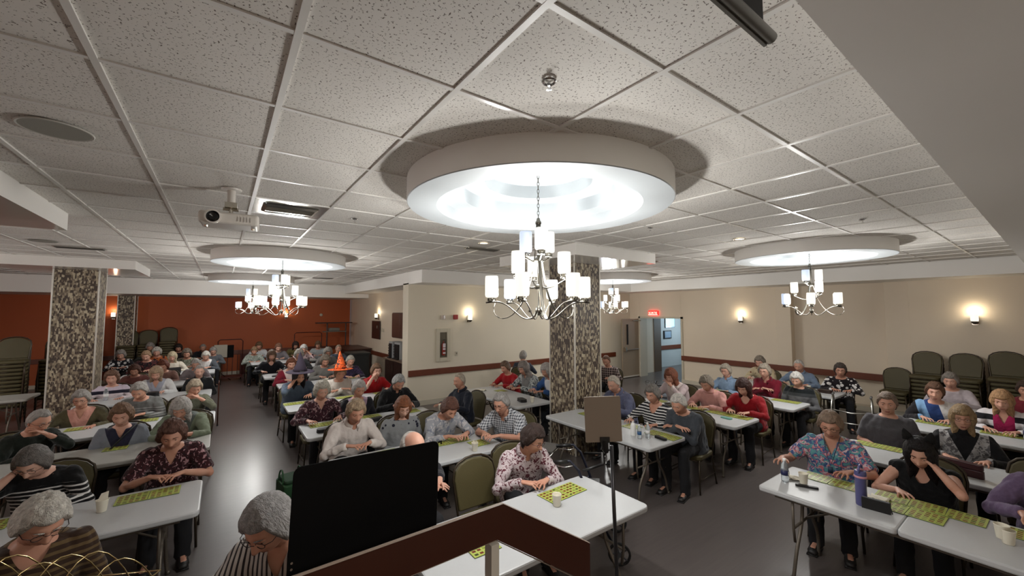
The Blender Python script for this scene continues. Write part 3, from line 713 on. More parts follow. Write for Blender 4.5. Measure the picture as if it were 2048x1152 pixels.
def make_hand():   # right hand: wrist at origin, fingers along -Y, palm down, thumb towards -X ... (mirrored for the left)
    b = MB()
    b.tube([(0,.03,0),(0,0,0),(0,-.035,0),(.002,-.075,-.002),(.002,-.092,-.004)], [.024,.026,.034,.040,.034], 12, ry=[.020,.018,.016,.014,.010], ref=(1,0,0))
    for x, L, dx in ((-.029,.068,-.10),(-.010,.078,-.02),(.010,.072,.05),(.028,.056,.13)):
        p0 = Vector((x, -.070, -.002)); p1 = p0+Vector((dx*.1, -L*.5, .004)); p2 = p1+Vector((dx*.1, -L*.36, -.012)); p3 = p2+Vector((0, -L*.24, -.016))
        b.tube([p0, p1, p2, p3], [.0098,.0092,.0084,.0066], 8); b.ball(p3, .0066, 8, 6)
    b.tube([(-.018,-.012,-.002),(-.042,-.034,-.008),(-.056,-.060,-.012),(-.058,-.082,-.014)], [.014,.012,.010,.008], 8); b.ball((-.058,-.082,-.014), .008, 8, 6)
    return remesh(b, .0045, 2)
HAND = make_hand()

SPINE = .50
def spine(s, lean):   # arc length -> point, tilt
    p = Vector((0, 0, .50)); n = 10; a = 0
    for i in range(n):
        t = s*(i+.5)/n; a = lean*(.35+1.3*t/SPINE); p = p+Vector((0, -math.sin(a), math.cos(a)))*(s/n)
    return p, lean*(.35+1.3*s/SPINE)
TORSO = [(-.06,.165,.125),(0,.185,.14),(.07,.175,.132),(.14,.165,.125),(.22,.168,.122),(.30,.178,.118),(.37,.188,.110),(.43,.180,.092),(.47,.135,.075),(.495,.085,.066),(.52,.056,.058),(.60,.052,.054)]
def torso(b, lean, off=0, top=.60, girth=1, n=24, bottom=-.06):
    pts = [r_ for r_ in TORSO if bottom <= r_[0] <= top]; V = []; F = []
    for s, rx, ry in pts:
        c, a = spine(s, lean); g = girth if s < .36 else 1+(girth-1)*max(0, (.47-s)/.11)
        for k in range(n):
            th = 2*PI*k/n; cx, cy = math.cos(th), math.sin(th)
            cx = math.copysign(abs(cx)**.85, cx); cy = math.copysign(abs(cy)**.9, cy)
            V.append(c+Vector((1,0,0))*(rx*g+off)*cx+Vector((0, math.cos(a), math.sin(a)))*(ry*g+off)*cy)
    m = len(pts)
    for i in range(m-1):
        for k in range(n): q = (k+1) % n; F.append((i*n+k, i*n+q, (i+1)*n+q, (i+1)*n+k))
    F.append(tuple(range(n))[::-1]); F.append(tuple((m-1)*n+k for k in range(n))); b.add(V, F)
def ik(S, Wp, hint, l1=.285, l2=.255):
    S, Wp = Vector(S), Vector(Wp); d = Wp-S; L = d.length
    if L > (l1+l2)*.985: Wp = S+d*((l1+l2)*.985/L); d = Wp-S; L = d.length
    a = (l1*l1-l2*l2+L*L)/(2*L); h = math.sqrt(max(0, l1*l1-a*a)); u = d/L
    hv = Vector(hint); hv = hv-u*hv.dot(u); hv.normalize(); return S+u*a+hv*h, Wp
# wrist targets (x towards the sitter's left = +x), hints, hand yaw
POSES = {
 'table':  dict(lean=.30, R=((-.13,-.45,.785),(-.75,.55,-.40)), L=((.13,-.47,.785),(.75,.55,-.40))),
 'wide':   dict(lean=.22, R=((-.21,-.43,.785),(-.75,.55,-.40)), L=((.19,-.44,.785),(.75,.55,-.40))),
 'fold':   dict(lean=.34, R=((-.115,-.41,.79),(-.75,.45,-.45)), L=((.10,-.43,.79),(.75,.45,-.45)), inw=.95),
 'lap':    dict(lean=.16, R=((-.12,-.28,.65),(-.6,.6,-.4)), L=((.12,-.28,.65),(.6,.6,-.4)), inw=.7),
 'clasp':  dict(lean=.30, R=((.13,-.30,.74),(-.7,.3,-.5)), L=((.24,-.27,.76),(.6,.6,-.4)), inw=.9),
 'cross':  dict(lean=.34, R=((.03,-.37,.83),(-.7,.1,-.7)), L=((-.02,-.33,.81),(.7,.1,-.7)), inw=1.35),
 'cheekR': dict(lean=.36, R=((-.085,-.335,1.03),(-.7,-.2,-.8)), L=((.13,-.45,.785),(.75,.55,-.40)), up='R'),
 'cheekL': dict(lean=.36, L=((.085,-.335,1.03),(.7,-.2,-.8)), R=((-.13,-.45,.785),(-.75,.55,-.40)), up='L'),
 'chinL':  dict(lean=.30, L=((.035,-.33,.97),(.8,-.1,-.7)), R=((-.12,-.43,.785),(-.75,.5,-.45)), up='L'),
 'reachR': dict(lean=.20, R=((-.36,-.44,.79),(-.4,.5,-.7)), L=((.15,-.43,.785),(.75,.55,-.40)), out='R'),
 'upright':dict(lean=.10, R=((-.15,-.38,.785),(-.7,.6,-.4)), L=((.15,-.38,.785),(.7,.6,-.4))),
 'leanin': dict(lean=.46, R=((-.10,-.54,.785),(-.8,.45,-.4)), L=((.10,-.56,.785),(.8,.45,-.4)), inw=.5),
}
LIMB = {}
def limb(pose, girth, vox):
    key = (pose, girth, vox)
    if key in LIMB: return LIMB[key]
    P = POSES[pose]; lean = P['lean']; sh, a = spine(.425, lean); sides = {}
    for sd, k in (('R', -1), ('L', 1)):
        S = sh+Vector((k*.165, 0, 0)); E, Wr = ik(S, *P[sd]); sides[sd] = (S, E, Wr)
    out = dict(sides=sides, lean=lean)
    nb, na = spine(.51, lean)
    # continuous body
    b = MB(); torso(b, lean, 0, girth=girth)
    for sd in 'RL':
        S, E, Wr = sides[sd]; b.ball(S, .056, 12, 8)
        b.tube([S, S.lerp(E, .5), E, E.lerp(Wr, .35), Wr.lerp(E, .03)], [.054,.047,.038,.038,.024], 10); b.ball(E, .038, 10, 8)
    hips = []
    for k in (-1, 1):
        H, K, A, T = Vector((k*.09,.0,.53)), Vector((k*.115,-.42,.525)), Vector((k*.12,-.40,.10)), Vector((k*.135,-.53,.035))
        hips.append((H, K, A, T)); b.tube([H, H.lerp(K,.5), K], [.085,.072,.056], 12); b.ball(K, .056, 12, 8); b.tube([K, K.lerp(A,.3), A], [.052,.054,.034], 12); b.tube([A, A+Vector((0,-.02,-.05)), T], [.036,.038,.028], 10)
    out['body'] = remesh(b, vox, 2)
    # sleeves long / short, torso of the garment
    for kind in ('long', 'half', 'vest'):
        b = MB(); torso(b, lean, .016, top=.505, girth=girth)
        for sd in 'RL':
            S, E, Wr = sides[sd]; b.ball(S, .072, 12, 8)
            if kind == 'long':
                b.tube([S, S.lerp(E,.5), E, E.lerp(Wr,.5), Wr.lerp(E,.04)], [.071,.063,.053,.046,.038], 12); b.ball(E, .053, 10, 8)
            elif kind == 'half': b.tube([S, S.lerp(E,.45), S.lerp(E,.85)], [.073,.069,.066], 12)
        out[kind] = remesh(b, vox*1.1, 2, .010)
    b = MB(); c0, _ = spine(-.03, lean); b.ball((0, .0, .535), (.20*girth, .15, .10), 16, 10)
    for H, K, A, T in hips:
        b.tube([H, H.lerp(K,.5), K], [.102,.086,.070], 12); b.ball(K, .070, 12, 8); b.tube([K, K.lerp(A,.5), A+Vector((0,0,-.06))], [.068,.066,.062], 12)
    out['trousers'] = remesh(b, vox*1.3, 2, .008); out['hips'] = hips; out['neck'] = (nb, na); LIMB[key] = out; return out
BODY = {}
def xf(V, M): A = np.array(M)[:3, :3]; return np.asarray(V) @ A.T + np.array(M)[:3, 3]
def head_frame(pose, hp, hyaw, L):
    nb, na = L['neck']; c, a = spine(.55, L['lean'])
    M = Matrix.Translation(c) @ Matrix.Rotation(hyaw, 4, 'Z') @ Matrix.Rotation(hp, 4, 'X') @ Matrix.Translation((0, -.032, .104)) @ Matrix.Scale(1.07, 4); return M
def body_mesh(pose, hp, hyaw, girth, vox):
    key = (pose, round(hp,2), round(hyaw,2), girth, vox)
    if key in BODY: return BODY[key]
    L = limb(pose, girth, vox); b = MB(); V, F = L['body']; b.add(V, F, 0)
    HM = head_frame(pose, hp, hyaw, L); b.add([HM @ Vector(p) for p in HEAD.v], HEAD.f, list(HEAD.m))
    nk = MB(); nk.tube([L['neck'][0], HM @ Vector((0, .02, -.05))], [.058, .060], 16); b.add(nk.v, nk.f, 0)
    P = POSES[pose]; hv, hf = HAND
    for sd, k in (('R', -1), ('L', 1)):
        S, E, Wr = L['sides'][sd]; d = (Wr-E).normalized()
        if P.get('up') == sd: y = -d; X = Vector((0, 1, 0)); tilt = Vector((k*.9, 0, 0)); palm = Vector((-k, .5, 0))
        else:
            dd = Vector((d.x*.6-k*P.get('inw', .15)*.8, d.y-.25, min(0, d.z)*.15)).normalized(); y = -dd; palm = Vector((0, 0, -1))
        z = -(palm - y*palm.dot(y)).normalized(); x = y.cross(z)
        M = Matrix(((x.x,y.x,z.x,0),(x.y,y.y,z.y,0),(x.z,y.z,z.z,0),(0,0,0,1)))
        sx = 1 if k == 1 else -1      # thumbs point inwards
        VV = np.array(hv)*np.array((sx, 1, 1)); VV = xf(VV, Matrix.Translation(Wr) @ M)
        b.add(VV, hf if sx > 0 else [q[::-1] for q in hf], 0)
    me = b.mesh('body', [None]*5, True)
    BODY[key] = (me, HM, L); return BODY[key]
SHIRT = {}
def shirt_mesh(pose, girth, vox, sleeve, neck):
    key = (pose, girth, vox, sleeve, neck)
    if key in SHIRT: return SHIRT[key]
    L = limb(pose, girth, vox); V, F = L[sleeve]; nb, na = L['neck']; b = MB()
    D = np.array((0, -math.sin(na), math.cos(na))); Nf = np.array((0, -math.cos(na), -math.sin(na)))
    rel = V-np.array(nb); up = rel @ D; fr = rel @ Nf; keep = []
    dep = {'v': .13, 'scoop': .10, 'crew': .012, 'collar': .05, 'turtle': 0}[neck]
    cut = np.zeros(len(V), bool)
    if dep: cut = ((up > -.012) & (np.linalg.norm(rel, axis=1) < .125)) | ((fr > .0) & (up > -dep) & (np.abs(rel[:, 0]) < .055*(up+dep)/max(dep, .03)+ (.03 if neck in ('scoop',) else .004)))
    F2 = [q for q in F if not all(cut[i] for i in q)]
    if dep:
        from collections import defaultdict
        ec = defaultdict(int)
        for q in F2:
            for a_, b_ in zip(q, q[1:]+q[:1]): ec[(min(a_, b_), max(a_, b_))] += 1
        nb_ = defaultdict(list)
        for (a_, b_), c_ in ec.items():
            if c_ == 1: nb_[a_].append(b_); nb_[b_].append(a_)
        V = V.copy()
        for _ in range(14):
            W_ = V.copy()
            for a_, l_ in nb_.items():
                if len(l_) == 2: V[a_] = .4*W_[a_]+.3*W_[l_[0]]+.3*W_[l_[1]]
    b.add(V, F2, 0)
    me = b.mesh('shirt', [None], True); SHIRT[key] = me; return me
TROU = {}
def hair_mesh(style, seed=0):
    NU, NV = 84, 48; V = []; F = []; rnd = random.Random(seed)
    sx, sy, sz = rnd.uniform(0, 50), rnd.uniform(0, 50), rnd.uniform(0, 50)
    for j in range(NV+1):
        v = PI*j/NV
        for i in range(NU):
            u = 2*PI*i/NU; x = math.sin(v)*math.cos(u); y = math.sin(v)*math.sin(u); z = math.cos(v)
            front = max(0, -y)
            if style == 'bald': line = .05-.3*0 if False else None
            # hairline height (unit z) as a function of direction
            side = abs(x)
            fy = -y/ max(1e-6, math.sqrt(x*x+y*y))
            if style == 'short':  hl = .62 if fy > .75 else (-.10+.72*max(0, (fy-.15)/.6) if fy > .15 else (-.10 if fy > -.3 else -.55)); th = .012
            elif style == 'thin': hl = .72 if fy > .6 else (-.05+.77*max(0, fy/.6) if fy > 0 else (-.1 if fy > -.3 else -.5)); th = .007
            elif style == 'curly': hl = .60 if fy > .72 else (-.35+.95*max(0, (fy-.2)/.52) if fy > .2 else (-.45 if fy > -.3 else -.75)); th = .026
            elif style == 'wavy': hl = .54 if fy > .72 else (-.45+.99*max(0, (fy-.25)/.47) if fy > .25 else (-.55 if fy > -.3 else -.8)); th = .021
            elif style == 'bob':  hl = .46 if fy > .72 else (-1.2+1.5*max(0, (fy-.42)/.3) if fy > .42 else -1.2); th = .022
            elif style == 'long': hl = .66 if fy > .80 else (-1.3+1.8*max(0, (fy-.55)/.25) if fy > .55 else -1.3); th = .026
            elif style == 'pixie': hl = .55 if fy > .72 else (-.2+.75*max(0, (fy-.2)/.52) if fy > .2 else (-.25 if fy > -.3 else -.7)); th = .018
            elif style == 'bald': hl = 9; th = .006
            X, Y, Z = x*.076, y*.096, z*.118
            if z < 0:
                k = (-z)**1.4; X *= 1-.34*k; Y *= (1-.45*k) if y > 0 else (1-.1*k)
            if style == 'bald':
                w = max(0, min(1, (.10-fy)/.15))*max(0, min(1, (.42-z)/.12))*max(0, min(1, (z+.55)/.1))
            else: w = max(0, min(1, (z-hl)/.10+.5))
            n = noise.noise((x*2.2+sx, y*2.2+sy, z*2.2+sz)); n2 = noise.noise((x*5+sx, y*5+sy, z*5)); n3 = noise.noise((x*10+sx, y*10, z*6+sz))
            amp = {'curly': .008, 'wavy': .0035, 'bob': .003, 'long': .0035, 'short': .003, 'thin': .002, 'pixie': .0045, 'bald': .001}[style]
            h = -.012+w*(th+.012)+w*amp*(n*1.2+n2*1.2+n3*.7)
            l = math.sqrt((x/.076)**2+(y/.096)**2+(z/.118)**2); nx, ny, nz = x/.076/l, y/.096/l, z/.118/l
            top = max(0, z)
            X += nx*h; Y += ny*h; Z += nz*h*(1+.35*top)
            if style in ('bob', 'long') and z < -.05 and w > .3:
                d = (-z-.05); drop = .05*d if style == 'bob' else .17*d
                ll = math.hypot(x, y); R_ = (.080 if style == 'bob' else .092)+.006*n2
                if ll > 1e-3:
                    ux, uy = x/ll, y/ll; k = min(1, d*3)
                    X = X*(1-k)+ux*R_*k*max(.25, min(1, 1.25-.3*d)); Y = Y*(1-k)+(uy*R_*1.1+.012)*k*max(.25, min(1, 1.25-.3*d)); Z -= drop
            V.append((X, Y, Z))
    for j in range(NV):
        for i in range(NU): q = (i+1) % NU; F.append((j*NU+i, (j+1)*NU+i, (j+1)*NU+q, j*NU+q))
    b = MB(); b.add(V, F, 0); return b.mesh('hair', [None], True)
HAIR = {}
def hair_mat(rgb, rgb2=None):
    k = ('hair',)+rgb
    if k in MC: return MC[k]
    t = NT('hair'); c = lin(rgb); d = tuple(v*.6 for v in c[:3])+(1,)
    n = t.noise(38, 4, t.scale((1, 1, .4)), 1.0); t.color(t.mix(t.ramp(n, [(.35, 0.0), (.62, 1.0)]), d, c)); t.set(rough=.55, spec=.35); t.bump(t.noise(130, 3, t.scale((1,1,.25)), 1), 1.0, .012); MC[k] = t.m; return t.m
def skin_mat(rgb):
    k = ('skin',)+rgb
    if k in MC: return MC[k]
    t = NT('skin'); c = lin(rgb); n = t.noise(9, 4); t.color(t.mix(t.ramp(n, [(.35, 0.), (.7, 1.)]), (c[0]*.92, c[1]*.80, c[2]*.76, 1), c)); t.set(rough=.5, spec=.35); t.b.inputs['Subsurface Weight'].default_value = 0.0
    t.bump(t.noise(120, 3), .15, .003); MC[k] = t.m; return t.m
lip_m = mat('lips', (150,84,78), .5); eye_m = mat('eye_white', (196,188,182), .3); iris_m = mat('iris', (48,38,32), .2)
shoe_m = mat('dark_shoe', (26,24,24), .5); trouser_ms = [mat('black_trousers', (22,22,26), .9), mat('navy_trousers', (30,34,50), .9), mat('charcoal_trousers', (44,42,44), .9)]
SK = [(204,160,140), (194,148,126), (210,170,152), (182,134,114)]
glass_meshes = {}
def glasses_mesh():
    if 'g' not in glass_meshes:
        m = MB()
        for s in (-1, 1):
            pts = [(s*.031+.021*math.cos(2*PI*k/14), -.097+.004*abs(math.cos(2*PI*k/14)), .010+.016*math.sin(2*PI*k/14)) for k in range(14)]; m.tube(pts, .0016, 5, closed=True)
            m.tube([(s*.052,-.093,.014),(s*.074,-.075,.014),(s*.083,.0,.012)], .0016, 5)
        m.tube([(-.010,-.099,.013),(0,-.102,.015),(.010,-.099,.013)], .0015, 5); glass_meshes['g'] = m.mesh('glasses', [None], True)
    return glass_meshes['g']
def child(name, me, parent, mats, loc=None, M=None):
    o = bpy.data.objects.new(name, me); C.objects.link(o); o.parent = parent
    if M is not None: o.matrix_local = M
    for i, m in enumerate(mats):
        if i < len(o.material_slots): o.material_slots[i].link = 'OBJECT'; o.material_slots[i].material = m
    return o
PEOPLE = []
def head_centre(pose, hp, hyaw, girth, vox):
    L = limb(pose, girth, vox); return head_frame(pose, hp, hyaw, L).translation
def person(label, hx, hy, hz, rz, pose, style, hcol, top, sleeve='long', neck='crew', skin=0, hp=25, hyaw=0, girth=1.0, near=0, glasses=None, tr=0, eyebrow=None, group=None, hs=1.06):
    girth *= 1.05; vox = (.017, .012, .009)[near]; hp_, hy_ = rad(hp), rad(hyaw)
    me, HM, L = body_mesh(pose, hp_, hy_, girth, vox); hc = HM.translation
    s = max(.90, min(1.10, hz/hc.z)); rz_ = rad(rz)
    off = Matrix.Rotation(rz_, 4, 'Z') @ (hc*s)
    t = thing('person', label, 'person', (hx-off.x, hy-off.y, 0), rz_, group); t.scale = (s, s, s)
    sk = skin_mat(SK[skin]); hm_ = hair_mat(hcol)
    child('body', me, t, [sk, lip_m, eye_m, iris_m, hm_])
    child('shirt', shirt_mesh(pose, girth, vox, sleeve, neck), t, [top])
    kt = (pose, girth, vox)
    if kt not in TROU:
        b = MB(); b.add(*L['trousers']); TROU[kt] = b.mesh('trousers', [None], True)
    child('trousers', TROU[kt], t, [trouser_ms[tr % 3]])
    if 'shoe' not in TROU:
        m = MB(); m.tube([(0,.03,.03),(0,-.04,.035),(0,-.12,.028),(0,-.17,.022)], [.036,.042,.044,.026], 12, ry=[.035,.045,.028,.02], ref=(1,0,0)); m.tube([(0,.005,.03),(0,.01,.075),(0,.012,.12)], [.046,.046,.044], 12); m.box(-.04,.04,-.17,.05,0,.012); TROU['shoe'] = m.mesh('shoe', [None], True)
    for k in (-1, 1): child('shoe', TROU['shoe'], t, [shoe_m], M=Matrix.Translation((k*.12,-.41,.0)) @ Matrix.Rotation(k*.1, 4, 'Z'))
    if style:
        kh = (style, len(label) % 3)
        if kh not in HAIR: HAIR[kh] = hair_mesh(*kh)
        child('hair', HAIR[kh], t, [hm_], M=HM @ Matrix.Scale(hs, 4))
    if glasses: child('glasses', glasses_mesh(), t, [mat(*glasses)], M=HM @ Matrix.Scale(1.02, 4))
    if neck in ('turtle', 'collar', 'roll'):
        kk = ('collar', pose, girth, vox, neck)
        if kk not in TROU:
            nb, na = L['neck']; c2, _ = spine(.545, L['lean']); m = MB()
            if neck == 'turtle': m.tube([nb+Vector((0,.0,-.03)), nb, c2, c2+Vector((0,-.005,.02))], [.085,.070,.066,.064], 18)
            else:
                R3 = Matrix.Translation(nb) @ Matrix.Rotation(na+.25, 4, 'X')
                V = []; F = []; n = 20
                for q, (rr_, zz) in enumerate(((.068,.03),(.092,-.012))):
                    for k in range(n+1):
                        a = -PI/2+.28+(2*PI-.56)*k/n; tip = 1.25 if (q == 1 and k in (0, n)) else 1; V.append(R3 @ Vector((rr_*tip*math.cos(a), rr_*tip*math.sin(a), zz-(.02 if tip > 1 else 0))))
                F = [(k, k+1, n+2+k, n+1+k) for k in range(n)]; m.add(V, F)
            TROU[kk] = m.mesh('collar', [None], True)
        o = child('collar', TROU[kk], t, [top if not isinstance(top, tuple) else top[0]])
        if neck == 'collar': sm = o.modifiers.new('t', 'SOLIDIFY'); sm.thickness = .005
    PEOPLE.append((t, label, L, HM, s, rz_, hx, hy)); return t
# ================================================================== CHAIRS AND TABLES
olive = mat('olive_vinyl', (80,72,42), .58, var=.15, vs=9, bump=.2, bs=120); chair_frame = mat('dark_bronze_chair_frame', (62,52,40), .35, .5)
def back_outline(w0, w1, z0, z1, n=8):
    pts = [(-w0/2, z0), (w0/2, z0), (w1/2, z1-.17)]
    for k in range(1, n): a = PI*k/n*1.0; pts.append((w1/2*math.cos(a)*1.0, z1-.17+.17*math.sin(a)**.75))
    pts.append((-w1/2, z1-.17)); return pts
def make_chair(label):
    t = thing('banquet_chair', label, 'chair')        # faces -Y, seat centre at the origin
    MB().prism(rrect(.44, .43, .07, cy=-.01), .405, .462).build('seat', olive, t, bevel=.018, seg=3)
    Mb = Matrix.Translation((0, .20, .40)) @ Matrix.Rotation(rad(-9), 4, 'X') @ Matrix.Translation((0, 0, -.40))
    m = MB(); po = back_outline(.38, .435, .48, .915); m.prism(po, -.02, .022, axis='y', M=Mb); bk = m.build('backrest', olive, t, bevel=.014, seg=3)
    pts = [(-.19, .44)]+[(-x*1.04, z+.004) for x, z in []]; rim = [(.195, 0, .0), (.195, 0, .40)]
    arc = back_outline(.40, .45, .46, .93)[1:]; fp = [Mb @ Vector((.185, .0, .30))]+[Mb @ Vector((x, 0, z)) for x, z in arc]+[Mb @ Vector((-.20, 0, .46)), Mb @ Vector((-.185, 0, .30))]
    m = MB(); m.tube(fp, .0115, 6); m.build('back_frame', chair_frame, t, smooth=True)
    m = MB(); m.tube([Mb @ Vector((x, 0, .905-.9*x*x)) for x in (-.07,-.04,0,.04,.07)], .008, 6); m.build('grip_handle', mat('pale_grip', (150,140,112), .3, .4), t, smooth=True)
    for s in (-1, 1):
        MB().tube([(s*.195,-.20,.41),(s*.205,-.215,.2),(s*.215,-.235,.0)], .0115, 6).build('leg', chair_frame, t, smooth=True)
        MB().tube([Mb @ Vector((s*.19,0,.44)), (s*.20,.215,.30), (s*.215,.275,.0)], .0115, 6).build('leg', chair_frame, t, smooth=True)
    m = MB()
    for s in (-1, 1): m.tube([(s*.195,-.21,.395),(s*.195,.2,.395)], .010, 6); m.tube([(s*.208,-.22,.16),(s*.208,.245,.16)], .007, 5)
    m.tube([(-.195,-.2,.395),(.195,-.2,.395)], .010, 6); m.tube([(-.195,.2,.395),(.195,.2,.395)], .010, 6); m.build('seat_frame', chair_frame, t, smooth=True); return t
CH = [None]
def chair(x, y, rz, label, z=0, group=None):
    if CH[0] is None:
        CH[0] = make_chair(label); CH[0].location = (x, y, z); CH[0].rotation_euler = (0, 0, rad(rz))
        if group: CH[0]['group'] = group
        return CH[0]
    return dup(CH[0], (x, y, z), rad(rz), label, group)
plastic_top = mat('speckled_white_plastic', (190,191,192), .38, var=.05, vs=40, bump=.08, bs=350); plastic_grey = mat('light_grey_plastic', (160,158,152), .42, var=.05, vs=40)
TB = {}
def table(x0, y0, L_, along, label, fold=False, D=.76, rz=0, top=None, group='white folding tables'):
    """along 'x': long side on X starting at corner (x0,y0) ; along 'y' likewise"""
    key = (L_, D, fold)
    if key not in TB:
        d = {}
        if fold:
            d['tops'] = [MB().prism(rrect(L_/2-.002, D, .03, cx=s*(L_/4)), -.045, 0).mesh('tabletop', [plastic_top]) for s in (-1, 1)]
        else: d['tops'] = [MB().prism(rrect(L_, D, .055, 6), -.045, 0).mesh('tabletop', [plastic_top])]
        for sgn in (-1, 1):
            for sy in (-1, 1):
                m = MB(); X = sgn*(L_/2-.24); m.tube(bez([(X, sy*.09, -.04), (X, sy*.09, -.30), (X, sy*.09, -.40), (X, sy*.30, -.40), (X, sy*.27, -.62), (X+sgn*.02, sy*.30, -.74)], 14), .0145, 8); m.tube([(X, sy*.30, -.04), (X, sy*.30, -.30), (X, sy*.28, -.42)], .011, 6)
                m.lathe([(0,-.74),(.018,-.74),(.018,-.71),(0,-.71)], (X+sgn*.02, sy*.30, 0), 10); d[('leg', sgn, sy)] = m.mesh('leg', [table_leg_m], True)
            m = MB(); m.tube([(X, -.30, -.30), (X, .30, -.30)], .011, 6); m.tube([(X, -.31, -.055), (X, .31, -.055)], .011, 6); d[('bar', sgn)] = m.mesh('crossbar', [table_leg_m], True)
            m = MB(); m.tube([(X, 0, -.30), (X-sgn*.42, 0, -.05)], .009, 6); d[('brace', sgn)] = m.mesh('brace', [table_leg_m], True)
        m = MB()
        for sy in (-1, 1): m.box(-L_/2+.12, L_/2-.12, sy*.33-.012, sy*.33+.012, -.07, -.045)
        d['rail'] = m.mesh('under_rail', [table_leg_m]); TB[key] = d
    d = TB[key]; cx, cy = (x0+L_/2, y0+D/2) if along == 'x' else (x0+D/2, y0+L_/2)
    t = thing('folding_table', label, 'table', (cx, cy, .74), (0 if along == 'x' else PI/2)+rad(rz), group)
    t.location.z = .74
    for me in d['tops']:
        o = child('tabletop', me, t, [top] if top else []); b = o.modifiers.new('b', 'BEVEL'); b.width = .012; b.segments = 2; b.limit_method = 'ANGLE'
    for sgn in (-1, 1):
        for sy in (-1, 1): child('leg', d[('leg', sgn, sy)], t, [])
        child('crossbar', d[('bar', sgn)], t, []); child('brace', d[('brace', sgn)], t, [])
    child('under_rail', d['rail'], t, []); return t
G = plastic_grey
table(1.02, 2.04, 1.83, 'x', 'white folding table right behind the brown handrail')
table(.93, 3.87, 1.83, 'x', 'white folding table of the middle block with the woman in the white shirt')
table(.90, 5.53, 1.83, 'x', 'white folding table of the middle block with the woman in maroon floral behind it')
table(.89, 7.18, 1.83, 'x', 'white folding table in front of the two witch hats')
table(1.00, 9.35, 1.83, 'x', 'white folding table between the witch hats and the grey sweater row', group='far folding tables of the middle block')
table(.86, 11.1, 1.83, 'x', 'white folding table with a black tray near its left end, far middle block', group='far folding tables of the middle block')
table(.80, 12.75, 1.83, 'x', 'second last white folding table of the middle block', group='far folding tables of the middle block')
table(.76, 14.35, 1.83, 'x', 'last white folding table of the middle block at the far end of the aisle', group='far folding tables of the middle block')
table(-1.92, 4.06, 1.83, 'x', 'nearest white folding table of the left block with a paper cup on it')
table(-1.89, 5.88, 1.83, 'x', 'grey-looking folding table before the woman in the denim jacket', top=G)
table(-3.77, 5.88, 1.83, 'x', 'folding table at the left frame edge beside the denim jacket row', top=G)
table(-1.86, 7.22, 1.83, 'x', 'folding table before the person in the olive shawl')
table(-1.94, 9.5, 1.83, 'x', 'folding table with a water bottle before the lavender striped top')
table(-1.94, 11.15, 1.83, 'x', 'folding table of the left block behind the black jacket man', group='far folding tables of the left block')
table(-1.93, 13.0, 1.83, 'x', 'folding table of the left block before the cream blouse woman', group='far folding tables of the left block')
table(-1.93, 14.75, 1.83, 'x', 'farthest folding table of the left block', group='far folding tables of the left block')
table(-4.62, 11.0, 1.83, 'x', 'empty grey folding table at the left frame edge beside the mosaic pillar', top=G)
table(3.96, -.13, 1.83, 'y', 'nearest right-hand folding table with a centre seam, tumbler and bingo cards', fold=True, D=.76)
table(3.96, -2.0, 1.83, 'y', 'folding table running out of the frame at the bottom right', fold=True)
table(5.55, -.20, 1.83, 'y', 'second right-hand folding table before the fur-trimmed vest')
table(7.48, -.40, 1.83, 'y', 'third right-hand folding table before the colour-blocked jumper')
table(9.1, -.45, 1.83, 'y', 'fourth right-hand folding table below the stacked chairs')
table(3.98, 2.84, 1.83, 'y', 'folding table with water bottles in front of the mosaic pillar')
table(5.64, 2.68, 1.83, 'y', 'folding table before the red sweater woman')
table(7.37, 2.60, 1.83, 'y', 'folding table with a red case on it, before the burgundy top')
table(9.02, 2.53, 1.83, 'y', 'small-looking folding table by the right wall with a black purse')
table(3.95, 5.32, 1.83, 'y', 'folding table beyond the mosaic pillar with folded napkin, by the cream wall', rz=0)

# ================================================================== THE PEOPLE
GL = ('glasses_dark', (34,22,22), .3); GL2 = ('glasses_metal', (120,92,80), .3, .6)
wh, gy, lg, dg_, br, ab, bl, bk = (206,200,190), (164,158,152), (188,182,176), (116,110,106), (96,66,48), (128,72,48), (172,146,108), (20,18,20)
D = person
# --- left block, facing the stage
D('person with swept white hair and brown top, head bowed, bottom left corner', -.76, 3.33, 1.16, 8, 'lap', 'pixie', wh, cloth('stripe', (52,36,26), (92,74,48)), neck='scoop', skin=1, hp=34, hyaw=20, near=2, glasses=GL, hs=1.08)
D('grey-haired person in black top with white stripes, hand over the face', -1.20, 4.97, 1.08, -4, 'cheekR', 'wavy', dg_, cloth('lowstripe', (16,16,18), (208,206,204)), skin=2, hp=34, hyaw=-6, near=2, glasses=GL, hs=1.03)
D('curly-haired person in maroon patterned blouse, arms folded on the nearest left table', -.345, 5.04, 1.13, 0, 'fold', 'curly', (104,72,60), cloth('floral', (58,26,30), (34,20,24), (166,128,132), f=1.6), neck='v', skin=1, hp=24, near=2, sleeve='half', hs=1.03)
D('balding man in dark green jacket with glasses, chin on hand, left edge', -1.60, 6.72, 1.09, 36, 'chinL', 'thin', gy, cloth('plain', (26,32,26)), skin=1, hp=24, hyaw=10, near=1, girth=1.1, glasses=GL)
D('grey-haired person in glasses with an olive shawl over a pink shirt', -1.55, 8.10, 1.08, 0, 'wide', 'pixie', gy, cloth('open', (82,76,54), (196,142,128)), neck='v', skin=1, hp=14, near=1, girth=1.15, glasses=GL)
D('curly brown-haired woman in a pale denim jacket with a bag strap', -.91, 6.52, 1.09, 0, 'lap', 'curly', (128,98,76), cloth('open', (116,120,128), (34,34,52)), neck='v', skin=0, hp=20, near=1)
D('grey bob-haired woman in a sage green jacket bending low', -.38, 6.62, 1.08, -10, 'leanin', 'bob', lg, cloth('open', (112,120,100), (84,90,86)), skin=1, hp=30, near=1)
D('brown-haired woman in a lavender top with a navy bar across the chest', -1.60, 10.35, 1.08, 0, 'wide', 'curly', (124,92,74), cloth('onebar', (196,184,198), (34,32,46), (214,202,206)), skin=0, hp=10, near=1, girth=1.1)
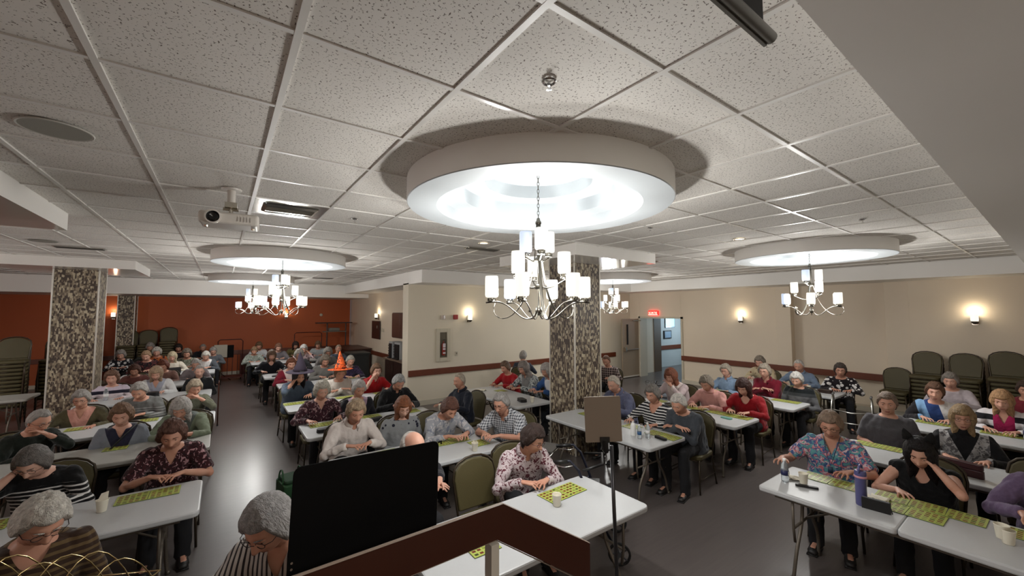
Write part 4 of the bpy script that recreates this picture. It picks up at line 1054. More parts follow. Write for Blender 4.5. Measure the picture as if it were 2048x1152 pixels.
D('grey-haired man in a grey striped jumper left of the olive cardigan', -.96, 8.15, 1.12, -8, 'fold', 'short', gy, cloth('lowstripe', (104,104,102), (150,150,148)), skin=1, hp=28, near=1, girth=1.1)
D('fair-haired woman in a white cardigan in the fourth left row', -.99, 10.35, 1.11, 0, 'table', 'bob', (180,152,124), cloth('open', (206,206,206), (156,158,170)), neck='v', skin=0, hp=24, near=1)
D('short-haired person in an olive cardigan resting the chin on both arms', -.31, 8.08, 1.10, 16, 'chinL', 'pixie', (168,152,130), cloth('plain', (92,92,76)), skin=1, hp=20, near=1)
D('brown-haired person seen between the lavender top and the white cardigan', -1.50, 11.95, 1.02, 0, 'table', 'curly', (96,62,50), cloth('plain', (116,72,66)), skin=1, hp=26)
D('man in a black jacket at the aisle end of the fourth left row', -.33, 10.38, 1.09, 4, 'lap', 'thin', gy, cloth('plain', (24,26,28)), skin=2, hp=14, near=1, neck='collar')
D('grey-haired woman in a white and dark top by the small far pillar', -2.26, 15.6, 1.09, 0, 'table', 'curly', gy, cloth('blotch', (210,208,206), (34,34,40)), skin=0)
D('blonde-white haired woman in a cream blouse with a bag in front', -1.03, 14.0, 1.10, 0, 'wide', 'bob', (206,190,158), cloth('plain', (214,206,190)), skin=0, hp=18, near=1)
D('auburn-haired woman in a brown top before the cream blouse', -1.04, 12.05, 1.07, -6, 'table', 'curly', (118,66,50), cloth('plain', (120,88,78)), skin=1)
D('white-haired person in a black and orange top by the stacked chairs', -1.51, 15.7, 1.12, 0, 'table', 'curly', wh, cloth('blotch', (40,30,34), (168,92,52)), skin=0)
D('sandy-haired person in a black top in the sixth left row', -1.55, 14.0, 1.16, -4, 'table', 'short', (172,140,110), cloth('floral', (30,28,32), (120,60,60)), skin=0)
D('grey-haired person half hidden below the stacked chairs', -1.83, 17.3, 1.17, 0, 'table', 'wavy', gy, cloth('plain', (60,64,60)), skin=1)
D('white-haired person in a black and white top at the aisle, sixth left row', -.32, 14.0, 1.08, 0, 'fold', 'pixie', wh, cloth('open', (74,78,84), (214,210,208)), skin=0, hp=30, near=1)
D('grey-haired person behind the black jacket man', -.46, 12.05, 1.07, 0, 'table', 'short', lg, cloth('plain', (120,110,112)), skin=0)
D('balding man in black far back by the pale music stand', -.48, 17.2, 1.08, 0, 'table', 'thin', gy, cloth('plain', (26,26,30)), skin=1, neck='collar')
D('grey-haired person in grey beside the pale music stand', -.18, 15.7, 1.07, 0, 'table', 'pixie', gy, cloth('plain', (102,106,112)), skin=0)
D('dark-haired person far back left under the orange wall', -1.12, 17.2, 1.11, 0, 'table', 'wavy', (44,36,32), cloth('plain', (40,36,38)), skin=1)
D('grey-haired person in a mottled olive top, sixth left row', -.76, 14.55, 1.12, 0, 'table', 'curly', (120,108,96), cloth('floral', (98,100,84), (170,166,150)), skin=1)
# --- middle block
D('grey-haired woman with glasses in a striped blouse, bottom of the picture', .235, 2.47, 1.24, -26, 'table', 'wavy', (150,146,144), cloth('vstripe', (176,168,162), (46,40,42), f=1.4), neck='v', skin=1, hp=30, hyaw=-18, near=2, glasses=GL, hs=1.04)
D('bald man in dark clothes, head bowed, behind the black music stand', 1.33, 3.26, 1.18, 6, 'clasp', 'bald', lg, cloth('plain', (40,40,46)), skin=0, hp=48, near=2, girth=1.1)
D('dark-haired woman in glasses and a white blouse with maroon leaves', 2.40, 2.99, 1.10, -18, 'fold', 'pixie', (52,36,30), cloth('floral', (190,176,178), (92,44,54), f=1.15), neck='collar', skin=1, hp=22, hyaw=32, near=2, glasses=('glasses_plum', (84,40,50), .3), hs=1.08)
D('fair-haired woman in a white button shirt, arms on the table', 1.285, 4.84, 1.15, 0, 'fold', 'pixie', (176,152,124), cloth('plain', (212,202,196)), neck='collar', skin=1, hp=22, near=2, hs=1.06)
D('auburn bob-haired woman in a grey sweatshirt with dark flowers', 1.86, 4.88, 1.11, -6, 'lap', 'bob', (138,84,54), cloth('dots', (132,134,136), (34,34,48)), skin=2, hp=20, near=1, glasses=GL2, hs=1.05)
D('brown-haired woman in a pale blue-grey patterned top with head bowed', 2.36, 4.60, 1.08, 0, 'leanin', 'pixie', (104,68,56), cloth('floral', (150,152,158), (186,182,184), (120,124,138), f=.6), skin=1, hp=34, near=1, hs=1.08)
D('grey-haired man in a checked shirt leaning sideways over the table end', 2.88, 4.21, 1.14, -62, 'leanin', 'short', (158,154,150), cloth('plaid', (196,198,202), (46,50,62)), sleeve='half', skin=1, hp=16, near=2, girth=1.1, neck='collar', glasses=GL)
D('curly white-haired woman in a maroon floral blouse, third middle row', 1.225, 6.44, 1.14, 0, 'wide', 'curly', (204,198,184), cloth('floral', (66,34,42), (36,22,28), (150,122,124), f=1.2), neck='v', skin=0, hp=18, near=1)
D('white-haired woman in a black and mauve cardigan, third middle row', 1.73, 6.36, 1.12, 0, 'lap', 'pixie', (196,190,186), cloth('open', (26,26,32), (150,128,146)), skin=1, hp=16, near=1)
D('silver-haired person in black with a white collar by the cream wall corner', 2.38, 6.46, 1.14, 0, 'table', 'short', (168,168,166), cloth('plain', (18,18,20)), neck='collar', skin=1, hp=34, near=1)
D('elderly man in profile, navy sweater and white collar, looking left', 3.28, 6.04, 1.13, -82, 'upright', 'thin', (186,172,154), cloth('plain', (26,30,42)), neck='collar', skin=1, hp=6, near=1)
ph = D('person in a dark purple witch hat and blue-grey denim shirt, hand at the face', 1.17, 8.12, 1.15, 4, 'cheekR', 'long', (40,34,38), cloth('plain', (84,96,112)), skin=1, hp=26, near=1, girth=1.1)
oh = D('person in an orange witch hat and cream sweater', 1.86, 8.14, 1.13, 0, 'cross', 'pixie', (150,120,96), cloth('plain', (202,194,184)), skin=1, hp=20, near=1, girth=1.15)
D('short-haired person in a red polo shirt resting the cheek on a hand', 2.50, 8.02, 1.13, 6, 'cheekR', 'pixie', (120,92,70), cloth('plain', (168,22,26)), sleeve='half', neck='collar', skin=2, hp=6, near=1)
D('auburn-haired woman in a burgundy jacket behind the purple hat', 1.30, 10.28, 1.12, 0, 'fold', 'pixie', (118,70,48), cloth('open', (120,28,44), (206,188,184)), skin=0, hp=14)
D('grey-haired person in a plain grey sweater behind the orange hat', 2.02, 10.35, 1.13, 0, 'table', 'curly', (142,130,116), cloth('plain', (128,126,122)), skin=1, hp=26)
D('white-haired person in a dark purple top right of the orange hat', 2.53, 10.1, 1.12, 0, 'table', 'short', (190,184,172), cloth('floral', (42,32,52), (70,56,86)), skin=0, hp=22)
D('dark blonde woman in a black top beside a small water bottle', 1.08, 12.12, 1.16, 0, 'wide', 'bob', (112,88,70), cloth('plain', (22,22,28)), neck='scoop', skin=0, hp=16)
D('white curly-haired person in dark clothes in the fifth middle row', 1.71, 12.1, 1.15, 0, 'table', 'curly', (196,190,180), cloth('plain', (60,62,66)), skin=0)
D('grey-haired man in a blue-grey shirt before the dark sideboard', 3.04, 13.6, 1.12, 10, 'upright', 'thin', (160,140,122), cloth('plain', (86,94,108)), skin=1, hp=8)
D('person in an olive mottled top at the aisle end of the farthest row', .87, 15.15, 1.06, 0, 'table', 'pixie', (140,112,84), cloth('floral', (120,126,116), (170,174,168)), skin=1)
D('person in a white top behind the olive mottled one', 1.06, 16.2, 1.13, 0, 'fold', 'wavy', (110,82,58), cloth('plain', (196,196,198)), skin=1)
D('auburn person in grey, farthest middle row', 1.54, 15.2, 1.13, 0, 'table', 'pixie', (130,90,70), cloth('plain', (110,104,108)), skin=2)
D('dark-haired person in olive against the orange wall', 2.13, 15.9, 1.12, 0, 'table', 'bob', (52,34,30), cloth('floral', (98,88,50), (60,54,36)), skin=1)
D('white-haired person with hand raised in the sixth middle row', 2.10, 13.95, 1.14, 0, 'cheekL', 'pixie', (206,202,198), cloth('blotch', (60,34,40), (200,176,178)), skin=0)
D('person in a pale grey top in front of the hooped trolley', 2.80, 15.6, 1.12, -12, 'table', 'wavy', (110,84,62), cloth('plain', (160,164,166)), skin=1)
D('grey-haired person behind the plain grey sweater', 2.48, 12.35, 1.14, 0, 'table', 'curly', (176,168,158), cloth('plain', (112,108,106)), skin=1)
# --- beyond the pillar
D('short-haired person in a red sweater reaching along the far table', 4.95, 7.08, 1.10, -78, 'table', 'pixie', (116,92,74), cloth('plain', (158,20,28)), skin=1, hp=16, near=1)
D('grey-haired person in dark blue turned away by the cream wall', 6.4, 8.35, 1.14, 130, 'upright', 'short', gy, cloth('plain', (52,58,72)), skin=1, hp=6)
D('grey-haired woman in a black and white striped vest beside the red sweater', 4.98, 6.47, 1.15, -84, 'table', 'bob', (140,130,124), cloth('open', (170,174,172), (120,118,116), (60,64,70)), neck='collar', skin=1, hp=20, near=1)
D('grey-haired woman in white and blue half hidden by the mosaic pillar', 5.1, 5.9, 1.16, -88, 'table', 'bob', lg, cloth('open', (46,78,128), (206,206,208)), skin=1, hp=20, near=1)
# --- centre right block, facing -X
D('person in a dark plaid shirt behind the right edge of the mosaic pillar', 7.4, 6.42, 1.13, -70, 'wide', 'thin', (128,96,80), cloth('plaid', (40,26,30), (150,134,128), f=.5), skin=1, hp=24)
D('white-haired man in a blue shirt behind the beige board', 5.10, 4.28, 1.14, -88, 'table', 'thin', (206,196,182), cloth('plain', (98,102,128)), neck='collar', skin=0, hp=22, near=1, girth=1.1)
D('grey-haired woman in a black and white striped top, sunglasses on her head', 5.0, 3.50, 1.12, -86, 'wide', 'pixie', (132,126,120), cloth('stripe', (24,24,30), (214,212,210), f=1.0), neck='scoop', skin=1, hp=16, near=2, girth=1.12)
D('white-haired man in a charcoal sweater with crossed arms', 4.84, 3.00, 1.10, -84, 'cross', 'short', (214,208,200), cloth('plain', (66,70,76)), skin=1, hp=28, near=2, girth=1.12)
D('auburn-haired woman in a pale pink vest leaning her face on her hand', 6.62, 4.24, 1.13, -90, 'chinL', 'bob', (134,80,58), cloth('open', (190,172,172), (210,196,190)), neck='v', skin=0, hp=22, near=1)
D('grey-haired woman in a light pink sweater', 6.50, 3.52, 1.11, -90, 'table', 'pixie', (140,128,114), cloth('plain', (204,150,142)), neck='turtle', skin=1, hp=26, near=1)
D('dark auburn-haired woman in a bright red sweater', 6.56, 2.97, 1.125, -86, 'table', 'bob', (68,38,32), cloth('plain', (142,14,24)), neck='scoop', skin=0, hp=26, near=1, girth=1.05)
D('grey-haired person with glasses in a light blue shirt', 8.20, 4.04, 1.11, -90, 'upright', 'pixie', (176,166,150), cloth('plain', (126,148,174)), neck='collar', skin=0, hp=10, near=1, glasses=GL)
D('grey-haired person in beige behind the burgundy top', 10.0, 4.15, 1.14, -90, 'table', 'pixie', (138,126,112), cloth('dots', (176,160,130), (110,70,50)), skin=0, hp=20)
D('grey-haired woman in a burgundy blouse with crossed arms', 8.42, 3.42, 1.15, -88, 'cross', 'pixie', (170,158,142), cloth('plain', (110,20,38)), neck='collar', skin=0, hp=6, near=1, glasses=GL2)
D('white-haired person in a black and grey top before the aisle', 8.20, 2.82, 1.10, -88, 'lap', 'pixie', (206,202,196), cloth('onebar', (22,26,28), (54,56,58), (92,92,94)), skin=0, hp=20, near=1)
D('white-haired man in a light blue shirt by the right wall', 10.0, 3.39, 1.135, -86, 'wide', 'thin', (204,198,190), cloth('plain', (112,128,150)), neck='collar', skin=1, hp=18, near=1, girth=1.1)
D('dark-grey-haired woman in a black and white patterned top beside the walker', 9.95, 2.67, 1.13, -74, 'table', 'pixie', (76,66,60), cloth('blotch', (212,208,206), (30,24,28), f=1.1), skin=1, hp=8, near=1, glasses=GL)
# --- right block, facing -X
D('grey-haired woman with glasses in a colourful tropical blouse', 5.0, 1.445, 1.155, -80, 'reachR', 'pixie', (150,128,110), cloth('splash', (92,146,150), (66,86,132), (186,112,118), (200,190,196), (88,142,124), (190,172,178)), sleeve='half', neck='v', skin=1, hp=20, near=2, girth=1.15, glasses=GL, tr=0, hs=1.05)
cat = D('black-haired woman in a black top with cat ears, cheek on her fist', 4.95, .80, 1.06, -88, 'cheekL', 'long', (22,16,18), cloth('plain', (14,14,16)), sleeve='vest', neck='scoop', skin=0, hp=22, near=2, hs=1.05)
D('grey-haired man in a plain grey t-shirt', 6.66, 1.34, 1.165, -82, 'lap', 'short', (130,112,98), cloth('plain', (82,80,84)), sleeve='half', skin=0, hp=8, near=2, girth=1.2)
D('blonde-bobbed woman with glasses in a black turtleneck and silver vest', 6.60, .72, 1.125, -82, 'upright', 'bob', (166,138,102), cloth('furvest', (20,20,23), (158,156,156), (92,90,92)), neck='turtle', skin=0, hp=4, near=2, glasses=GL)
D('short brown-haired woman in a colour-blocked blue, white and black jumper', 8.42, 1.17, 1.125, -84, 'table', 'pixie', (104,74,56), cloth('panels', (30,28,32), (120,158,196), (40,62,112), (210,206,204), (88,86,98)), skin=0, hp=8, near=1)
D('grey-haired woman in a pale pinkish grey top before the stacked chairs', 9.93, 1.19, 1.13, -90, 'table', 'pixie', (142,134,126), cloth('plain', (186,174,178)), skin=0, hp=12, near=1, girth=1.05)
D('blonde woman in a white, black and magenta striped cardigan', 8.32, .545, 1.12, -92, 'table', 'bob', (186,144,104), cloth('bands', (28,26,30), (212,206,208), (150,26,74)), neck='v', skin=0, hp=14, near=1)
D('dark-haired woman in dark red at the right frame edge', 9.8, .40, 1.12, -90, 'table', 'pixie', (74,56,48), cloth('plain', (120,40,50)), skin=1, hp=12, near=1)
D('person in a purple sweater cut off by the right frame edge', 5.0, .10, 1.17, -94, 'table', 'pixie', (196,188,180), cloth('knit', (112,94,124)), skin=1, hp=16, near=2, girth=1.1)

# ---- a chair under every sitter
seat_n = 0
for (t, lab, L, HM, s, rz_, hx, hy) in list(PEOPLE):
    x, y = t.location.x, t.location.y; back = Matrix.Rotation(rz_, 4, 'Z') @ Vector((0, .03, 0))
    kw = lab.replace(',', '').split(); chair(x+back.x, y+back.y, math.degrees(rz_), 'olive banquet chair under the '+' '.join(kw[:11]), group='occupied olive banquet chairs')
chair(2.0, 3.12, 0, 'empty olive banquet chair between the bald man and the maroon-leaf blouse')
chair(5.95, .18, -90, 'empty-looking olive chair right of the silver vest woman')
# ---- stacked chairs
def stack(x, y, rz, n, lab, z0=0, dz=.078):
    for k in range(n):
        pos = 'topmost chair' if k == n-1 else ('lowest chair' if k == 0 else ('','second','third','fourth','fifth','sixth','seventh','eighth','ninth','tenth','eleventh')[k]+' chair up')
        chair(x-.012*k*math.sin(rad(-rz)) if rz else x, y, rz, '%s in the stack %s' % (pos if k in (0, n-1) else pos, lab), z0+k*dz, group='chairs stacked '+lab)
stack(11.62, 2.20, -90, 3, 'nearest the wooden rail end')
stack(11.62, 1.72, -90, 8, 'second from left by the right wall')
stack(11.62, 1.19, -90, 8, 'third from left by the right wall')
stack(11.62, .68, -90, 9, 'at the far right under the sconce')
for x, n, lab in ((-1.42, 12, 'by the orange wall, right one'), (-1.93, 11, 'by the orange wall, middle one'), (-2.40, 11, 'by the orange wall beside the small pillar'), (-3.35, 10, 'by the orange wall between the two pillars')): stack(x, 17.5, 0, n, lab)
stack(-3.45, 12.6, 8, 12, 'left of the big left pillar'); stack(-3.0, 13.4, 0, 11, 'just behind the big left pillar'); stack(-4.1, 12.5, 4, 9, 'at the far left frame edge')
# ================================================================== HATS AND EARS
orange_h = NT('orange_hat_print'); _o = orange_h; _n = _o.noise(26, 2, dist=1.5); _o.color(_o.mix(_o.math('GREATER_THAN', _n, .56), lin((236,98,30)), lin((60,24,16)))); _o.set(rough=.7)
def witch_hat(p, mat_, name):
    t, label, L, HM, s, rz_, hx, hy = p
    M = HM @ Matrix.Translation((0, .012, .072)) @ Matrix.Rotation(rad(-22), 4, 'X')
    b = MB(); b.lathe([(.10,.004),(.14,.0),(.19,-.004),(.205,0),(.19,.006),(.14,.01),(.10,.014)], n=36, close=True); br = child('hat_brim', b.mesh('hat_brim', [None], True), t, [mat_], M=M)
    b = MB(); pts = [(0,0,0),(0,0,.05),(.004,.004,.12),(.0,.012,.19),(-.006,.018,.25),(-.008,.014,.29),(-.004,.006,.315)]; b.tube(pts, [.108,.092,.064,.043,.026,.013,.003], 22, ref=(1,0,0)); child('hat_cone', b.mesh('hat_cone', [None], True), t, [mat_], M=M)
for p in PEOPLE:
    if 'purple witch hat' in p[1]: witch_hat(p, mat('dark_purple_felt', (44,34,50), .85, bump=.3, bs=90), 'p')
    if 'orange witch hat' in p[1]: witch_hat(p, orange_h.m, 'o')
    if 'cat ears' in p[1]:
        t, HM = p[0], p[3]; fl_ = mat('black_plush', (12,11,13), .95)
        b = MB(); pts = [(.105*math.cos(a), .015, .02+.135*math.sin(a)) for a in [PI*k/14 for k in range(15)]]; b.tube(pts, .006, 6); child('ear_headband', b.mesh('ear_headband', [None], True), t, [fl_], M=HM)
        for sgn in (-1, 1):
            b = MB(); b.tube([(sgn*.062,.015,.125),(sgn*.07,.012,.165),(sgn*.078,.01,.20),(sgn*.082,.01,.222)], [.040,.032,.018,.003], 14, ry=[.016,.014,.010,.003], ref=(1,0,0)); child('cat_ear', b.mesh('cat_ear', [None], True), t, [fl_], M=HM)
    if 'sunglasses on her head' in p[1]: child('sunglasses', glasses_mesh(), p[0], [mat('sunglass_black', (16,18,24), .2)], M=p[3] @ Matrix.Translation((0,.035,.085)) @ Matrix.Rotation(rad(-60), 4, 'X') @ Matrix.Scale(1.15, 4))
    if 'bag strap' in p[1]: b = MB(); b.tube([(.14,-.10,1.0),(.06,-.22,.92),(-.06,-.27,.78),(-.17,-.2,.66)], .012, 6, ry=.003); child('bag_strap', b.mesh('bag_strap', [None], True), p[0], [mat('black_strap', (24,24,28))])
    if 'tropical blouse' in p[1]: b = MB(); b.tube([(-.07,-.12,1.02),(-.03,-.26,.86),(0,-.30,.76),(.03,-.26,.86),(.07,-.12,1.02)], .007, 6, ry=.003); b.box(-.02,.02,-.31,-.305,.70,.76); child('lanyard', b.mesh('lanyard', [None], True), p[0], [mat('dark_blue_lanyard', (40,60,84))])

# ================================================================== BINGO CARDS
def card_mat(seed):
    t = NT('bingo_card_print'); x = t.xyz(); n = 5.0; w = .2
    fx = t.math('ADD', t.math('MULTIPLY', x[0], n/w*1.06), 2.5); fy = t.math('ADD', t.math('MULTIPLY', x[1], n/w*1.06), 2.5)
    cx = t.math('FRACT', fx); cy = t.math('FRACT', fy)
    cmb = t.node('ShaderNodeCombineXYZ'); t.link(t.math('FLOOR', fx), cmb.inputs[0]); t.link(t.math('FLOOR', fy), cmb.inputs[1]); cmb.inputs[2].default_value = seed
    wn = t.node('ShaderNodeTexWhiteNoise'); t.link(cmb.outputs[0], wn.inputs['Vector'])
    inx = t.math('LESS_THAN', t.math('ABSOLUTE', t.math('SUBTRACT', cx, .5)), .34); iny = t.math('LESS_THAN', t.math('ABSOLUTE', t.math('SUBTRACT', cy, .5)), .27)
    inb = t.math('MULTIPLY', t.math('LESS_THAN', t.math('ABSOLUTE', x[0]), .093), t.math('LESS_THAN', t.math('ABSOLUTE', x[1]), .093))
    s = t.math('MULTIPLY', t.math('MULTIPLY', inx, iny), inb)
    cc = t.ramp(wn.outputs[0], [(0, lin((104,32,20))), (.42, lin((60,64,26))), (.66, lin((128,138,58))), (.84, lin((120,44,26)))], True)
    c = t.mix(s, lin((170,182,88)), cc)
    t.color(c); t.set(rough=.4); return t.m
card_ms = [card_mat(k*3.7) for k in range(3)]; card_edge = mat('card_edge_green', (96,116,54), .6)
card_mesh = [MB().add([(-.102,-.10,0),(.102,-.10,0),(.102,.10,0),(-.102,.10,0),(-.102,-.10,.004),(.102,-.10,.004),(.102,.10,.004),(-.102,.10,.004)], [(0,3,2,1),(4,5,6,7),(0,1,5,4),(1,2,6,5),(2,3,7,6),(3,0,4,7)], [1,0,1,1,1,1]).mesh('bingo_card', [m, card_edge]) for m in card_ms]
ORD = ('first','second','third','fourth','fifth')
cn = 0
def cards(x, y, n, axis, owner, rz=0, rows=1):
    """n cards side by side centred on x,y"""
    global cn
    for r_ in range(rows):
        for k in range(n):
            d = (k-(n-1)/2)*.208; off = (d, -.2*r_) if axis == 'x' else (-.2*r_, -d)
            c_, s_ = math.cos(rad(rz)), math.sin(rad(rz))
            o = bpy.data.objects.new('bingo_card', card_mesh[cn % 3]); C.objects.link(o); cn += 1
            o.location = (x+off[0]*c_-off[1]*s_, y+off[0]*s_+off[1]*c_, .742+.0002*(cn % 3)); o.rotation_euler = (0, 0, (0 if axis == 'x' else -PI/2)+rad(rz+random.uniform(-1.5, 1.5)))
            lab = ('green bingo card ' if n*rows == 1 else ORD[k]+' green bingo card from the left'+(', near row,' if r_ else '')+' ')+owner
            tag(o, lab, 'bingo card', 'green bingo cards')
cards(-.45, 4.65, 2, 'x', 'before the maroon patterned blouse', rz=-1); cards(-1.42, 4.66, 2, 'x', 'before the white-striped black top')
cards(-.93, 6.46, 1, 'x', 'before the denim jacket'); cards(-1.52, 7.80, 1, 'x', 'before the olive shawl'); cards(-.80, 7.83, 1, 'x', 'before the grey striped jumper')
cards(-.40, 10.05, 1, 'x', 'before the black jacket man'); cards(-1.55, 6.45, 1, 'x', 'before the dark green jacket')
cards(2.43, 2.62, 2, 'x', 'before the maroon-leaf blouse', rz=3); cards(1.45, 2.62, 2, 'x', 'behind the brown handrail bend'); cards(1.45, 2.36, 1, 'x', 'seen below the handrail board')
cards(1.34, 4.46, 3, 'x', 'before the white button shirt', rz=1); cards(2.30, 4.42, 2, 'x', 'before the blue-grey patterned top'); cards(2.52, 4.16, 1, 'x', 'at the checked-shirt man'); cards(1.86, 4.48, 1, 'x', 'before the dark-flowered sweatshirt')
cards(1.22, 6.10, 2, 'x', 'before the third-row maroon floral blouse'); cards(1.78, 6.14, 2, 'x', 'before the mauve cardigan'); cards(2.48, 6.1, 1, 'x', 'before the black top with white collar')
cards(1.20, 7.76, 3, 'x', 'before the purple hat'); cards(1.92, 7.78, 2, 'x', 'before the orange hat'); cards(2.50, 7.78, 1, 'x', 'before the red polo shirt')
cards(2.52, 9.95, 1, 'x', 'before the dark purple top'); cards(1.35, 9.95, 1, 'x', 'before the burgundy jacket'); cards(1.35, 11.7, 1, 'x', 'before the dark blonde woman')
cards(4.55, 3.05, 2, 'y', 'before the crossed-arm charcoal sweater'); cards(4.56, 4.35, 1, 'y', 'before the blue shirt man'); cards(4.55, 3.52, 1, 'y', 'before the black and white stripes')
cards(6.24, 3.05, 3, 'y', 'before the bright red sweater'); cards(6.22, 3.62, 2, 'y', 'before the light pink sweater'); cards(6.22, 4.22, 1, 'y', 'before the pale pink vest')
cards(7.98, 2.92, 2, 'y', 'before the black and grey top'); cards(7.95, 4.05, 1, 'y', 'before the light blue shirt'); cards(9.66, 3.35, 1, 'y', 'before the man by the right wall')
cards(4.58, 1.34, 2, 'y', 'before the tropical blouse'); cards(4.60, .72, 3, 'y', 'before the cat-ear woman', rows=1); cards(4.39, .80, 2, 'y', 'in the outer row of the cat-ear woman'); cards(4.57, .12, 2, 'y', 'before the purple sweater')
cards(6.20, 1.34, 2, 'y', 'before the plain grey t-shirt'); cards(6.18, .78, 1, 'y', 'before the silver vest'); cards(8.08, 1.12, 2, 'y', 'before the colour-blocked jumper'); cards(8.04, .52, 2, 'y', 'before the magenta cardigan')
cards(4.50, 6.6, 1, 'y', 'before the red sweater by the cream wall')

# ================================================================== CUPS, BOTTLES, PERSONAL THINGS
paper = mat('white_paper_cup', (228,222,204), .6)
cup_me = [None]
def cup(x, y, label, straw=0, z=.74, s=1):
    t = thing('paper_cup', label, 'cup', (x, y, z), 0, 'white paper cups'); t.scale = (s, s, s)
    if cup_me[0] is None:
        cup_me[0] = MB().lathe([(0,.004),(.024,.004),(.026,0),(.0285,.004),(.0375,.088),(.0395,.091),(.0375,.094),(.036,.09),(.0265,.008),(0,.007)], n=24).mesh('cup_wall', [paper], True)
    o = bpy.data.objects.new('cup_wall', cup_me[0]); C.objects.link(o); o.parent = t
    if straw:
        m = MB()
        for k in range(straw): a = k*2.1; m.tube([(.008*math.cos(a), .008*math.sin(a), .02), (.024*math.cos(a), .024*math.sin(a), .112+.006*(k % 3))], .0035, 5)
        m.build('marker_sticks', mat('cream_sticks', (214,206,186)), t)
    return t
cup(2.235, 2.475, 'white paper cup on the nearest middle table beside the bingo cards'); t = cup(-.71, 4.50, 'paper cup with a folded napkin on the nearest left table')
m = MB(); m.add([(-.03,-.01,.08),(.03,-.012,.08),(.034,.0,.15),(-.008,.004,.138)], [(0,1,2,3)]); o = m.build('napkin', paper, t); o.modifiers.new('s', 'SOLIDIFY').thickness = .006
cup(2.35, 3.96, 'paper cup holding pale sticks before the checked-shirt man', straw=5); cup(4.33, .30, 'paper cup near the right frame edge on the seamed table'); cup(4.335, .325, 'paper cup leaning into another one at the right frame edge', z=.762)
cup(4.33, 1.47, 'paper cup before the tropical blouse'); cup(1.28, 5.78, 'paper cup between the maroon floral blouse and the white shirt'); cup(9.45, 3.05, 'paper cup before the black and white patterned top'); cup(7.5, 4.1, 'small cup before the light blue shirt')
cup(2.86, 5.58+.3, 'tall cup behind the auburn bob'); cup(1.92, 9.62, 'white cup on the table behind the purple hat'); cup(4.38, 5.46, 'white cup on the table by the pillar')
pet = NT('clear_bottle_plastic'); pet.color(lin((225,232,236))); pet.set(rough=.08, trans=.85, spec=.6); pet.b.inputs['IOR'].default_value = 1.2; pet = pet.m
lab_blue = mat('dark_blue_label', (28,34,78), .4); lab_b2 = mat('mid_blue_label', (40,84,130), .4); capw = mat('white_cap', (226,226,224), .4)
def bottle(x, y, label, lab_m=lab_blue, s=1.0, z=.74):
    t = thing('water_bottle', label, 'bottle', (x, y, z)); t.scale = (s, s, s)
    MB().lathe([(0,.003),(.026,.003),(.031,.012),(.031,.05),(.029,.055),(.031,.06),(.031,.125),(.029,.13),(.030,.14),(.022,.165),(.013,.18),(.0125,.19),(0,.19)], n=24).build('bottle_body', pet, t, smooth=True)
    MB().lathe([(.0316,.062),(.0316,.105)], n=24).build('label_sleeve', lab_m, t, smooth=True); MB().lathe([(0,.188),(.0145,.188),(.0145,.205),(0,.206)], n=16).build('cap', capw, t, auto=40)
    if lab_m is lab_blue: MB().box(-.012,.012,-.0335,-.0318,.068,.1).build('label_emblem', capw, t)
    return t
bottle(4.24, 1.585, 'water bottle with dark blue label at the left end of the seamed table'); t = bottle(4.20, 3.14, 'smaller bottle with mid blue label, left of two by the charcoal sweater', lab_b2, .85); bottle(4.31, 3.10, 'clear bottle with pale label next to the blue-labelled one', capw, .92)
bottle(-1.61, 10.0, 'water bottle before the lavender top', capw, 1.1); bottle(1.30, 11.4, 'small water bottle before the dark blonde woman', capw, .9); bottle(7.92, .34, 'water bottle at the right edge before the magenta cardigan', lab_blue, 1.1)
t = thing('lotion_bottle', 'opaque white bottle with a rounded shoulder left of the water bottles', 'bottle', (4.25, 3.27, .74)); MB().lathe([(0,0),(.032,0),(.034,.01),(.034,.12),(.024,.15),(.012,.16),(0,.16)], n=20).build('bottle_body', capw, t, smooth=True); MB().lathe([(0,.158),(.012,.158),(.011,.18),(0,.18)], n=14).build('cap', capw, t, auto=40)
t = thing('tumbler', 'tall blue-violet insulated tumbler with a pink ring and flip straw', 'tumbler', (4.235, 1.04, .74))
tv = mat('periwinkle_enamel', (84,84,132), .35); pk = mat('pink_silicone', (214,150,160), .5)
MB().lathe([(0,0),(.033,0),(.037,.006),(.037,.215),(.040,.222),(.040,.235),(0,.235)], n=28).build('tumbler_body', tv, t, auto=40); MB().lathe([(.0405,.218),(.0415,.22),(.0415,.232),(.0405,.234)], n=28).build('ring', pk, t, smooth=True)
MB().lathe([(0,.235),(.038,.235),(.040,.25),(.036,.272),(0,.275)], n=24).build('lid', tv, t, auto=40); MB().tube([(.0,.018,.272),(.0,-.002,.285),(0,-.02,.28)], .010, 8).build('straw', pk, t, smooth=True)
MB().tube([(-.034,0,.255),(-.036,0,.30),(.0,0,.315),(.036,0,.30),(.034,0,.255)], .006, 6, ry=.009).build('carry_handle', tv, t, smooth=True)
t = thing('phone_wallet', 'black phone wallet standing open on the seamed table beside the tumbler', 'wallet', (4.20, .945, .74), rad(-84)); box('cover', black_plastic, -.085, .085, -.012, 0, 0, .085, t, bevel=.004); box('cover', black_plastic, -.085, .085, .03, .04, 0, .08, t, bevel=.004); box('phone', mat('phone_grey', (120,124,128), .3), -.08, .08, -.001, .006, .005, .088, t); MB().tube([(.085,-.006,.05),(.095,-.006,.01)], .004, 6).build('closure_strap', black_plastic, t)
def case(x, y, rz, sx, sy, sz, m_, lab, name='glasses_case', cat='case'):
    t = thing(name, lab, cat, (x, y, .74), rad(rz)); MB().prism(rrect(sx, sy, min(sx, sy)*.4), 0, sz*.55).build('base', m_, t, bevel=.006, seg=2); MB().prism(rrect(sx*.99, sy*.98, min(sx, sy)*.4), sz*.57, sz).build('lid', m_, t, bevel=.008, seg=3); return t
